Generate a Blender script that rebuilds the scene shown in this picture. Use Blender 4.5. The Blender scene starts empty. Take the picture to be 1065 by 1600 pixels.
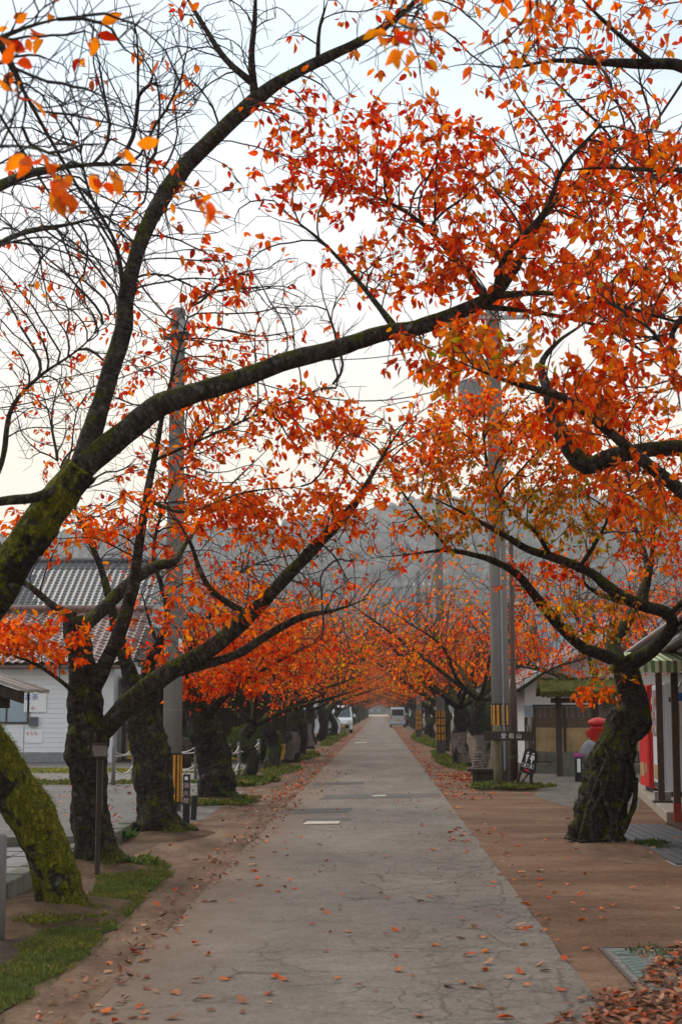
import bpy, math, random
import numpy as np
from mathutils import Vector, Matrix, noise as mnoise

# ------------------------------------------------------------------ camera, sky, sun, exposure
SC = bpy.context.scene
COL = SC.collection
RNG = np.random.default_rng(7)
random.seed(7)
FPX, EYE, HZ, VPX = 2400.0, 1.6, 1110.0, 592.0
PITCH = math.atan((HZ - 800.0) / FPX)
YAW = math.atan((VPX - 532.5) / FPX)

cam = bpy.data.cameras.new('camera')
cam.sensor_fit = 'VERTICAL'; cam.sensor_height = 36.0; cam.sensor_width = 24.0
cam.lens = FPX / 1600.0 * 36.0
cam.clip_start = 0.1; cam.clip_end = 6000.0
cam.dof.use_dof = True; cam.dof.focus_distance = 17.0; cam.dof.aperture_fstop = 4.0
CAM = bpy.data.objects.new('camera', cam); COL.objects.link(CAM)
CAM.location = (0, 0, EYE)
CAM.rotation_euler = (math.pi / 2 + PITCH, 0, YAW)
SC.camera = CAM
CAM_R = CAM.rotation_euler.to_matrix()

SUN_AZ, SUN_EL = math.radians(-40), math.radians(42)     # azimuth from +Y, clockwise
world = bpy.data.worlds.new('World'); SC.world = world; world.use_nodes = True
wn, wl = world.node_tree.nodes, world.node_tree.links
wn.clear()
w_out = wn.new('ShaderNodeOutputWorld'); w_bg = wn.new('ShaderNodeBackground')
w_sky = wn.new('ShaderNodeTexSky'); w_sky.sky_type = 'NISHITA'; w_sky.sun_disc = False
w_sky.sun_elevation = SUN_EL; w_sky.sun_rotation = SUN_AZ
w_sky.air_density = 1.0; w_sky.dust_density = 2.0
w_tc = wn.new('ShaderNodeTexCoord'); w_sep = wn.new('ShaderNodeSeparateXYZ')
w_ramp = wn.new('ShaderNodeValToRGB')
els = w_ramp.color_ramp.elements
els[0].position = 0.0; els[0].color = (1.0, 0.88, 0.70, 1)
els[1].position = 0.50; els[1].color = (0.84, 0.90, 0.95, 1)
for _p, _c in ((0.15, (1.0, 0.89, 0.72)), (0.24, (1.0, 0.93, 0.82)), (0.31, (0.93, 0.945, 0.955)), (0.40, (0.72, 0.845, 0.95))):
    e = els.new(_p); e.color = (*_c, 1)
w_map = wn.new('ShaderNodeMapping'); w_map.inputs['Scale'].default_value = (2.4, 2.4, 9.0)
w_noise = wn.new('ShaderNodeTexNoise'); w_noise.inputs['Scale'].default_value = 1.6
w_noise.inputs['Detail'].default_value = 6.0; w_noise.inputs['Roughness'].default_value = 0.55
w_cr = wn.new('ShaderNodeMapRange')
w_cr.inputs['From Min'].default_value = 0.32; w_cr.inputs['From Max'].default_value = 0.62
w_cr.inputs['To Min'].default_value = 0.72; w_cr.inputs['To Max'].default_value = 0.97
w_sc = wn.new('ShaderNodeVectorMath'); w_sc.operation = 'SCALE'; w_sc.inputs['Scale'].default_value = 8.1
w_mix = wn.new('ShaderNodeMix'); w_mix.data_type = 'RGBA'
wl.new(w_tc.outputs['Generated'], w_sep.inputs[0]); wl.new(w_sep.outputs['Z'], w_ramp.inputs[0])
wl.new(w_tc.outputs['Generated'], w_map.inputs['Vector']); wl.new(w_map.outputs[0], w_noise.inputs['Vector'])
wl.new(w_noise.outputs['Fac'], w_cr.inputs['Value']); wl.new(w_cr.outputs[0], w_mix.inputs['Factor'])
wl.new(w_ramp.outputs[0], w_sc.inputs[0])
wl.new(w_sky.outputs[0], w_mix.inputs['A']); wl.new(w_sc.outputs[0], w_mix.inputs['B'])
wl.new(w_mix.outputs['Result'], w_bg.inputs['Color'])
w_bg.inputs['Strength'].default_value = 0.125
wl.new(w_bg.outputs[0], w_out.inputs['Surface'])

sun = bpy.data.lights.new('sun', 'SUN'); sun.energy = 1.5; sun.angle = math.radians(20); sun.color = (1.0, 0.90, 0.78)
SUN = bpy.data.objects.new('sun', sun); COL.objects.link(SUN)
_sd = Vector((math.sin(SUN_AZ) * math.cos(SUN_EL), math.cos(SUN_AZ) * math.cos(SUN_EL), math.sin(SUN_EL)))
SUN.rotation_euler = (-_sd).to_track_quat('-Z', 'Y').to_euler()

SC.view_settings.view_transform = 'Standard'
SC.view_settings.look = 'None'
SC.view_settings.exposure = 0.32
SC.view_settings.gamma = 1.0
SC.render.engine = 'CYCLES'
SC.cycles.max_bounces = 6; SC.cycles.transparent_max_bounces = 6
SC.cycles.volume_bounces = 0
SC.cycles.use_denoising = True

# ------------------------------------------------------------------ helpers
def ray(px, py):
    v = CAM_R @ Vector(((px - 532.5) / FPX, (800.0 - py) / FPX, -1.0))
    return v
def P(px, py, Y):
    """the point at distance Y along the road that stands at this place of the view"""
    v = ray(px, py); t = Y / v.y
    return Vector((v.x * t, Y, EYE + v.z * t))
def G(px, py, z=0.0):
    v = ray(px, py); t = (z - EYE) / v.z
    return Vector((v.x * t, v.y * t, z))
CRI = np.array(CAM_R.inverted())
def project(pts):
    q = (np.asarray(pts) - np.array([0, 0, EYE])) @ CRI.T
    d = -q[:, 2]
    return np.stack([532.5 + FPX * q[:, 0] / d, 800 - FPX * q[:, 1] / d, d], 1)

def tag(o, label=None, cat=None, group=None, kind=None):
    if label: o['label'] = label
    if cat: o['category'] = cat
    if group: o['group'] = group
    if kind: o['kind'] = kind
    return o
def empty(name, loc=(0, 0, 0), rz=0.0, parent=None):
    o = bpy.data.objects.new(name, None); COL.objects.link(o)
    o.location = loc; o.rotation_euler = (0, 0, rz); o.empty_display_size = 0.1
    if parent: o.parent = parent
    return o
def link(name, me, mat=None, parent=None, loc=None, rot=None):
    o = bpy.data.objects.new(name, me); COL.objects.link(o)
    if mat is not None and not me.materials: me.materials.append(mat)
    if parent: o.parent = parent
    if loc is not None: o.location = loc
    if rot is not None: o.rotation_euler = rot
    return o
def copy_tree(o, parent=None):
    c = o.copy(); COL.objects.link(c); c.parent = parent
    for ch in list(o.children): copy_tree(ch, c)
    return c
def arr_mesh(name, V, F, smooth=True, col=None):
    """numpy verts (n,3) and faces (m,k) to a mesh"""
    me = bpy.data.meshes.new(name)
    V = np.ascontiguousarray(V, np.float32); F = np.ascontiguousarray(F, np.int32)
    k = F.shape[1]
    me.vertices.add(len(V)); me.vertices.foreach_set('co', V.ravel())
    me.loops.add(F.size); me.loops.foreach_set('vertex_index', F.ravel())
    me.polygons.add(len(F)); me.polygons.foreach_set('loop_start', np.arange(0, F.size, k, dtype=np.int32))
    me.polygons.foreach_set('loop_total', np.full(len(F), k, np.int32))
    if smooth: me.polygons.foreach_set('use_smooth', np.ones(len(F), bool))
    if col is not None:
        a = me.color_attributes.new('col', 'FLOAT_COLOR', 'POINT')
        c4 = np.ones((len(V), 4), np.float32); c4[:, :3] = col
        a.data.foreach_set('color', c4.ravel())
    me.update(calc_edges=True)
    return me

class MB:
    """collects shapes, builds one mesh"""
    def __init__(s): s.v = []; s.f = []
    def add(s, vs, fs):
        n = len(s.v); s.v += [tuple(v) for v in vs]; s.f += [tuple(i + n for i in f) for f in fs]; return s
    def box(s, x0, x1, y0, y1, z0, z1):
        return s.add([(x0,y0,z0),(x1,y0,z0),(x1,y1,z0),(x0,y1,z0),(x0,y0,z1),(x1,y0,z1),(x1,y1,z1),(x0,y1,z1)],
                     [(3,2,1,0),(4,5,6,7),(0,1,5,4),(1,2,6,5),(2,3,7,6),(3,0,4,7)])
    def prism(s, pts, axis, a, b):
        """polygon of 2D points extruded along an axis between a and b"""
        def m(p, t):
            return {'x': (t, p[0], p[1]), 'y': (p[0], t, p[1]), 'z': (p[0], p[1], t)}[axis]
        n = len(pts)
        vs = [m(p, a) for p in pts] + [m(p, b) for p in pts]
        fs = [tuple(range(n))[::-1], tuple(range(n, 2 * n))] + [(i, (i + 1) % n, n + (i + 1) % n, n + i) for i in range(n)]
        return s.add(vs, fs)
    def quad(s, a, b, c, d): return s.add([a, b, c, d], [(0, 1, 2, 3)])
    def tube(s, pts, rad, n=8, cap=True):
        V, F = sweep(np.array([tuple(p) for p in pts], float), np.full(len(pts), rad) if np.isscalar(rad) else np.array(rad, float), n)
        off = len(s.v); s.v += [tuple(v) for v in V]; s.f += [tuple(int(i) + off for i in f) for f in F]
        if cap:
            s.f.append(tuple(off + i for i in range(n))[::-1]); m = off + len(V) - n; s.f.append(tuple(m + i for i in range(n)))
        return s
    def lathe(s, prof, n=16, c=(0, 0, 0)):
        vs = []; fs = []
        for r, z in prof:
            for i in range(n):
                a = 2 * math.pi * i / n; vs.append((c[0] + r * math.cos(a), c[1] + r * math.sin(a), c[2] + z))
        for j in range(len(prof) - 1):
            for i in range(n):
                k = (i + 1) % n; fs.append((j * n + i, j * n + k, (j + 1) * n + k, (j + 1) * n + i))
        fs.append(tuple(range(n))[::-1]); fs.append(tuple((len(prof) - 1) * n + i for i in range(n)))
        return s.add(vs, fs)
    def build(s, name, mat, parent=None, smooth=False, loc=None, rot=None, bevel=0.0):
        me = bpy.data.meshes.new(name); me.from_pydata(s.v, [], s.f)
        if smooth: me.polygons.foreach_set('use_smooth', np.ones(len(me.polygons), bool))
        me.update()
        o = link(name, me, mat, parent, loc, rot)
        if bevel:
            b = o.modifiers.new('bevel', 'BEVEL'); b.width = bevel; b.segments = 2; b.limit_method = 'ANGLE'
        return o

def frames(pts):
    d = np.gradient(pts, axis=0) if len(pts) > 2 else np.repeat(pts[1:] - pts[:1], 2, 0)
    d /= np.linalg.norm(d, axis=1, keepdims=True) + 1e-9
    u = np.cross(d[0], [0.0, 0.0, 1.0])
    if np.linalg.norm(u) < 1e-3: u = np.array([1.0, 0, 0])
    us = []
    for i in range(len(pts)):
        u = u - d[i] * np.dot(u, d[i]); u = u / (np.linalg.norm(u) + 1e-9); us.append(u)
    us = np.array(us)
    return d, us, np.cross(d, us)
def sweep(pts, rad, n):
    d, u, w = frames(pts)
    a = np.arange(n) * 2 * math.pi / n
    V = (pts[:, None] + rad[:, None, None] * (np.cos(a)[None, :, None] * u[:, None] + np.sin(a)[None, :, None] * w[:, None])).reshape(-1, 3)
    m = len(pts); i = np.arange(m - 1)[:, None] * n; j = np.arange(n)[None]; k = (j + 1) % n
    F = np.stack([i + j, i + k, i + n + k, i + n + j], -1).reshape(-1, 4)
    return V, F
def catmull(K, ds):
    """rows (x,y,z,r): a smooth curve through them, about ds apart"""
    K = np.asarray(K, float)
    A = np.vstack([2 * K[0] - K[1], K, 2 * K[-1] - K[-2]])
    out = []
    for i in range(1, len(A) - 2):
        p0, p1, p2, p3 = A[i - 1], A[i], A[i + 1], A[i + 2]
        m = max(2, int(np.linalg.norm((p2 - p1)[:3]) / ds))
        for t in np.arange(m) / m:
            out.append(0.5 * (2 * p1 + (p2 - p0) * t + (2 * p0 - 5 * p1 + 4 * p2 - p3) * t * t + (3 * p1 - p0 - 3 * p2 + p3) * t ** 3))
    out.append(A[-2])
    out = np.array(out); out[:, 3] = np.maximum(out[:, 3], 0.002)
    return out

# ------------------------------------------------------------------ materials
def newmat(name):
    m = bpy.data.materials.new(name); m.use_nodes = True
    nt = m.node_tree; b = nt.nodes['Principled BSDF']
    return m, nt, nt.nodes, nt.links, b
def pmat(name, col, rough=0.7, var=0.25, scale=6.0, bump=0.0, bscale=None, metal=0.0, spec=0.3, stretch=(1, 1, 1), dark=None, coat=0.0):
    """colour with cloudy variation and fine relief, in object space"""
    m, nt, N, L, b = newmat(name)
    tc = N.new('ShaderNodeTexCoord'); mp = N.new('ShaderNodeMapping'); mp.inputs['Scale'].default_value = stretch
    L.new(tc.outputs['Object'], mp.inputs['Vector'])
    nz = N.new('ShaderNodeTexNoise'); nz.inputs['Scale'].default_value = scale; nz.inputs['Detail'].default_value = 8; nz.inputs['Roughness'].default_value = 0.65
    L.new(mp.outputs[0], nz.inputs['Vector'])
    r = N.new('ShaderNodeValToRGB'); r.color_ramp.elements[0].position = 0.3; r.color_ramp.elements[1].position = 0.7
    d = dark or tuple(c * (1 - var) for c in col); l = tuple(min(1, c * (1 + var * 0.6)) for c in col)
    r.color_ramp.elements[0].color = (*d, 1); r.color_ramp.elements[1].color = (*l, 1)
    L.new(nz.outputs['Fac'], r.inputs[0]); L.new(r.outputs[0], b.inputs['Base Color'])
    b.inputs['Roughness'].default_value = rough; b.inputs['Metallic'].default_value = metal
    b.inputs['Specular IOR Level'].default_value = spec; b.inputs['Coat Weight'].default_value = coat
    if bump:
        n2 = N.new('ShaderNodeTexNoise'); n2.inputs['Scale'].default_value = bscale or scale * 5; n2.inputs['Detail'].default_value = 6
        L.new(mp.outputs[0], n2.inputs['Vector'])
        bp = N.new('ShaderNodeBump'); bp.inputs['Strength'].default_value = bump; bp.inputs['Distance'].default_value = 0.02
        L.new(n2.outputs['Fac'], bp.inputs['Height']); L.new(bp.outputs[0], b.inputs['Normal'])
    return m

def mat_bark(name, moss=0.5, mosscol=(0.105, 0.115, 0.014), base=(0.06, 0.049, 0.04)):
    m, nt, N, L, b = newmat(name)
    g = N.new('ShaderNodeNewGeometry'); tc = N.new('ShaderNodeTexCoord')
    n1 = N.new('ShaderNodeTexNoise'); n1.inputs['Scale'].default_value = 22; n1.inputs['Detail'].default_value = 8; n1.inputs['Roughness'].default_value = 0.7
    n2 = N.new('ShaderNodeTexNoise'); n2.inputs['Scale'].default_value = 4.5; n2.inputs['Detail'].default_value = 9; n2.inputs['Roughness'].default_value = 0.75
    n3 = N.new('ShaderNodeTexNoise'); n3.inputs['Scale'].default_value = 7.5; n3.inputs['Detail'].default_value = 4
    n4 = N.new('ShaderNodeTexNoise'); n4.inputs['Scale'].default_value = 60; n4.inputs['Detail'].default_value = 3
    for n in (n1, n2, n3, n4): L.new(tc.outputs['Object'], n.inputs['Vector'])
    r1 = N.new('ShaderNodeValToRGB'); r1.color_ramp.elements[0].position = 0.35; r1.color_ramp.elements[1].position = 0.72
    r1.color_ramp.elements[0].color = (*[c * 0.45 for c in base], 1); r1.color_ramp.elements[1].color = (*[c * 1.75 for c in base], 1)
    L.new(n1.outputs['Fac'], r1.inputs[0])
    # bands of lenticels running round the limb
    ga = N.new('ShaderNodeAttribute'); ga.attribute_name = 'grain'; gmp = N.new('ShaderNodeMapping'); gmp.inputs['Scale'].default_value = (38, 7, 7); L.new(ga.outputs['Vector'], gmp.inputs['Vector'])
    gno = N.new('ShaderNodeTexNoise'); gno.inputs['Scale'].default_value = 1.0; gno.inputs['Detail'].default_value = 5; gno.inputs['Roughness'].default_value = 0.7; L.new(gmp.outputs[0], gno.inputs['Vector'])
    gmr = N.new('ShaderNodeMapRange'); gmr.inputs['From Min'].default_value = 0.34; gmr.inputs['From Max'].default_value = 0.66; gmr.inputs['To Min'].default_value = 0.45; gmr.inputs['To Max'].default_value = 1.7; L.new(gno.outputs['Fac'], gmr.inputs['Value'])
    gsc = N.new('ShaderNodeVectorMath'); gsc.operation = 'SCALE'; L.new(r1.outputs[0], gsc.inputs[0]); L.new(gmr.outputs[0], gsc.inputs['Scale'])
    # pale lichen patches
    r2 = N.new('ShaderNodeValToRGB'); r2.color_ramp.elements[0].position = 0.62; r2.color_ramp.elements[1].position = 0.70
    r2.color_ramp.elements[0].color = (0, 0, 0, 1); r2.color_ramp.elements[1].color = (0.6, 0.6, 0.6, 1)
    L.new(n3.outputs['Fac'], r2.inputs[0])
    mx1 = N.new('ShaderNodeMix'); mx1.data_type = 'RGBA'; mx1.inputs['B'].default_value = (0.22, 0.235, 0.2, 1)
    L.new(r2.outputs[0], mx1.inputs['Factor']); L.new(gsc.outputs[0], mx1.inputs['A'])
    # moss where the bark faces upwards and where the noise lets it
    sp = N.new('ShaderNodeSeparateXYZ'); L.new(g.outputs['Normal'], sp.inputs[0])
    ma = N.new('ShaderNodeMath'); ma.operation = 'MULTIPLY_ADD'; ma.inputs[1].default_value = 0.15; ma.inputs[2].default_value = moss - 0.5
    L.new(sp.outputs['Z'], ma.inputs[0])
    ad = N.new('ShaderNodeMath'); ad.operation = 'ADD'; L.new(ma.outputs[0], ad.inputs[0]); L.new(n2.outputs['Fac'], ad.inputs[1])
    r3 = N.new('ShaderNodeMapRange'); r3.inputs['From Min'].default_value = 0.51; r3.inputs['From Max'].default_value = 0.57
    L.new(ad.outputs[0], r3.inputs['Value'])
    mc = N.new('ShaderNodeValToRGB'); mc.color_ramp.elements[0].position = 0.3; mc.color_ramp.elements[1].position = 0.75
    mc.color_ramp.elements[0].color = (*[c * 0.4 for c in mosscol], 1); mc.color_ramp.elements[1].color = (*[c * 1.5 for c in mosscol], 1)
    L.new(n4.outputs['Fac'], mc.inputs[0])
    mx2 = N.new('ShaderNodeMix'); mx2.data_type = 'RGBA'
    L.new(r3.outputs[0], mx2.inputs['Factor']); L.new(mx1.outputs['Result'], mx2.inputs['A']); L.new(mc.outputs[0], mx2.inputs['B'])
    L.new(mx2.outputs['Result'], b.inputs['Base Color'])
    b.inputs['Roughness'].default_value = 0.9; b.inputs['Specular IOR Level'].default_value = 0.15
    ms = N.new('ShaderNodeMath'); ms.operation = 'MULTIPLY_ADD'; ms.inputs[1].default_value = 0.5
    L.new(n4.outputs['Fac'], ms.inputs[0]); L.new(n1.outputs['Fac'], ms.inputs[2])
    vo = N.new('ShaderNodeTexVoronoi'); vo.feature = 'DISTANCE_TO_EDGE'; vo.inputs['Scale'].default_value = 16; vm = N.new('ShaderNodeMapping'); vm.inputs['Scale'].default_value = (1, 1, 0.45)
    wv0 = N.new('ShaderNodeVectorMath'); wv0.operation = 'MULTIPLY_ADD'; wv0.inputs[1].default_value = (0.12, 0.12, 0.12); L.new(n1.outputs['Color'], wv0.inputs[0]); L.new(tc.outputs['Object'], wv0.inputs[2])
    L.new(wv0.outputs[0], vm.inputs['Vector']); L.new(vm.outputs[0], vo.inputs['Vector'])
    vr = N.new('ShaderNodeMapRange'); vr.inputs['From Max'].default_value = 0.16; vr.inputs['To Max'].default_value = 0.9; L.new(vo.outputs['Distance'], vr.inputs['Value'])
    ms2 = N.new('ShaderNodeMath'); ms2.operation = 'ADD'; L.new(ms.outputs[0], ms2.inputs[0]); L.new(vr.outputs[0], ms2.inputs[1])
    ms3 = N.new('ShaderNodeMath'); ms3.operation = 'ADD'; L.new(ms2.outputs[0], ms3.inputs[0]); L.new(gno.outputs['Fac'], ms3.inputs[1]); ms = ms3
    bp = N.new('ShaderNodeBump'); bp.inputs['Strength'].default_value = 1.0; bp.inputs['Distance'].default_value = 0.035
    L.new(ms.outputs[0], bp.inputs['Height']); L.new(bp.outputs[0], b.inputs['Normal'])
    return m

def mat_leaf(name, trans=0.58, gloss=0.12, spot=22.0):
    m, nt, N, L, b = newmat(name)
    at = N.new('ShaderNodeAttribute'); at.attribute_name = 'col'
    tcl = N.new('ShaderNodeTexCoord'); sn = N.new('ShaderNodeTexNoise'); sn.inputs['Scale'].default_value = spot; sn.inputs['Detail'].default_value = 4
    L.new(tcl.outputs['Object'], sn.inputs['Vector'])
    smr = N.new('ShaderNodeMapRange'); smr.inputs['From Min'].default_value = 0.32; smr.inputs['From Max'].default_value = 0.66; smr.inputs['To Min'].default_value = 0.55; smr.inputs['To Max'].default_value = 1.22
    L.new(sn.outputs['Fac'], smr.inputs['Value'])
    vsc = N.new('ShaderNodeVectorMath'); vsc.operation = 'SCALE'; L.new(at.outputs['Color'], vsc.inputs[0]); L.new(smr.outputs[0], vsc.inputs['Scale'])
    L.new(vsc.outputs[0], b.inputs['Base Color'])
    b.inputs['Roughness'].default_value = 0.6; b.inputs['Specular IOR Level'].default_value = gloss
    tr = N.new('ShaderNodeBsdfTranslucent')  # light from behind shows through the blade
    hs = N.new('ShaderNodeHueSaturation'); hs.inputs['Value'].default_value = 1.5; hs.inputs['Saturation'].default_value = 1.12
    L.new(vsc.outputs[0], hs.inputs['Color']); L.new(hs.outputs[0], tr.inputs['Color'])
    mx = N.new('ShaderNodeMixShader'); mx.inputs[0].default_value = trans
    out = N['Material Output']
    L.new(b.outputs[0], mx.inputs[1]); L.new(tr.outputs[0], mx.inputs[2]); L.new(mx.outputs[0], out.inputs['Surface'])
    return m

M = {}
M['bark'] = mat_bark('cherry bark', 0.46, base=(0.068, 0.056, 0.047))
M['bark_mossy'] = mat_bark('cherry bark heavy moss', 0.465, (0.09, 0.097, 0.014), (0.052, 0.042, 0.035))
M['bark_green'] = mat_bark('cherry bark thick green moss', 0.57, (0.17, 0.16, 0.012), (0.04, 0.033, 0.026))
M['bark_pale'] = mat_bark('cherry bark dull moss', 0.48, (0.075, 0.085, 0.03), (0.045, 0.039, 0.033))
M['twig'] = pmat('twig bark', (0.034, 0.027, 0.024), 0.85, 0.4, 20)
M['leaf'] = mat_leaf('cherry leaf')
M['dead'] = mat_leaf('fallen leaf', 0.12, 0.1)
M['grass'] = mat_leaf('grass blade', 0.35, 0.2)

# ------------------------------------------------------------------ leaves
PAL = np.array([(0.62, 0.034, 0.012), (0.79, 0.085, 0.012), (0.86, 0.150, 0.014), (0.90, 0.240, 0.020),
                (0.68, 0.26, 0.022), (0.40, 0.27, 0.022), (0.20, 0.21, 0.025), (0.40, 0.08, 0.018)])
MIXES = {'red': [.30, .34, .22, .08, .02, 0, 0, .04], 'orange': [.08, .24, .34, .22, .05, .01, 0, .06],
         'mid': [.17, .29, .29, .15, .04, .01, 0, .05], 'gold': [.03, .10, .25, .25, .17, .12, .06, .02],
         'olive': [.0, .03, .10, .17, .22, .28, .17, .03]}
LT = np.array([(0, 0, 0), (-.31, .15, .05), (0, .16, 0), (.31, .15, .05), (-.5, .43, .07), (0, .45, -.01), (.5, .43, .07), (-.36, .75, .02), (0, .77, -.06), (.36, .75, .02), (0, 1.06, -.15)], float)
LF = np.array([(0, 3, 2), (0, 2, 1)] + [t for k in (1, 4) for t in ((k, k + 1, k + 4), (k, k + 4, k + 3), (k + 1, k + 2, k + 5), (k + 1, k + 5, k + 4))] + [(7, 8, 10), (8, 9, 10)])
LT2 = np.array([(0, 0, 0), (-.48, .34, .06), (.48, .34, .06), (-.40, .70, .02), (.40, .70, .02), (0, 1.02, -.1)], float)
LF2 = np.array([(0, 2, 1), (1, 2, 4), (1, 4, 3), (3, 4, 5)])
def leaf_frames(axis, rng):
    n = len(axis)
    a = axis / (np.linalg.norm(axis, axis=1, keepdims=True) + 1e-9)
    q = rng.normal(size=(n, 3)); q[:, 2] += 0.4
    x = np.cross(a, q); x /= np.linalg.norm(x, axis=1, keepdims=True) + 1e-9
    return x, a, np.cross(x, a)
def leaf_cols(n, mix, rng):
    p = np.array(MIXES[mix]); p = p / p.sum()
    c = PAL[rng.choice(len(PAL), n, p=p)] * rng.uniform(0.6, 1.25, (n, 1)) * rng.uniform(0.9, 1.1, (n, 3))
    return np.clip(c, 0.004, 0.92)
def leaf_mesh(name, pos, X, A, Z, ln, cols, simple=False, wid=0.56):
    T, Fc = (LT2, LF2) if simple else (LT, LF)
    k = len(T); n = len(pos)
    r_ = np.random.default_rng(n)
    cu, fo, tw = r_.normal(scale=0.22, size=n), r_.uniform(-0.1, 0.7, n), r_.normal(scale=0.25, size=n)
    if simple: cu, fo, tw = cu * 0, fo * 0, tw * 0
    tz = T[None, :, 2] + cu[:, None] * T[None, :, 1] ** 2 + fo[:, None] * T[None, :, 0] ** 2 + tw[:, None] * T[None, :, 0] * T[None, :, 1]
    wv_ = wid * r_.uniform(0.82, 1.12, n)
    V = pos[:, None] + ln[:, None, None] * (T[None, :, 0:1] * wv_[:, None, None] * X[:, None] + T[None, :, 1:2] * A[:, None] + tz[..., None] * Z[:, None])
    F = (Fc[None] + (np.arange(n) * k)[:, None, None]).reshape(-1, 3)
    return arr_mesh(name, V.reshape(-1, 3), F, True, np.repeat(cols, k, 0))
LEAF_VARIANTS = {}
def leaf_variant(mix, i):
    key = (mix, i)
    if key not in LEAF_VARIANTS:
        r = np.random.default_rng(100 + i + 31 * len(mix))
        c = leaf_cols(1, mix, r)
        cc = np.repeat(c, 11, 0) * r.uniform(0.85, 1.12, (11, 1))
        V = LT * np.array([0.56, 1, 1]); V = V.copy(); V[:, 2] += 0.22 * r.uniform(-1, 1.6) * (V[:, 1] ** 2) + r.uniform(-0.3, 2.2) * V[:, 0] ** 2; V[:, 0] += 0.06 * r.uniform(-1, 1) * V[:, 1] ** 2
        me = arr_mesh('leaf', V, LF, True, np.clip(cc, 0, .95)); me.materials.append(M['leaf'])
        LEAF_VARIANTS[key] = me
    return LEAF_VARIANTS[key]

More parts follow.
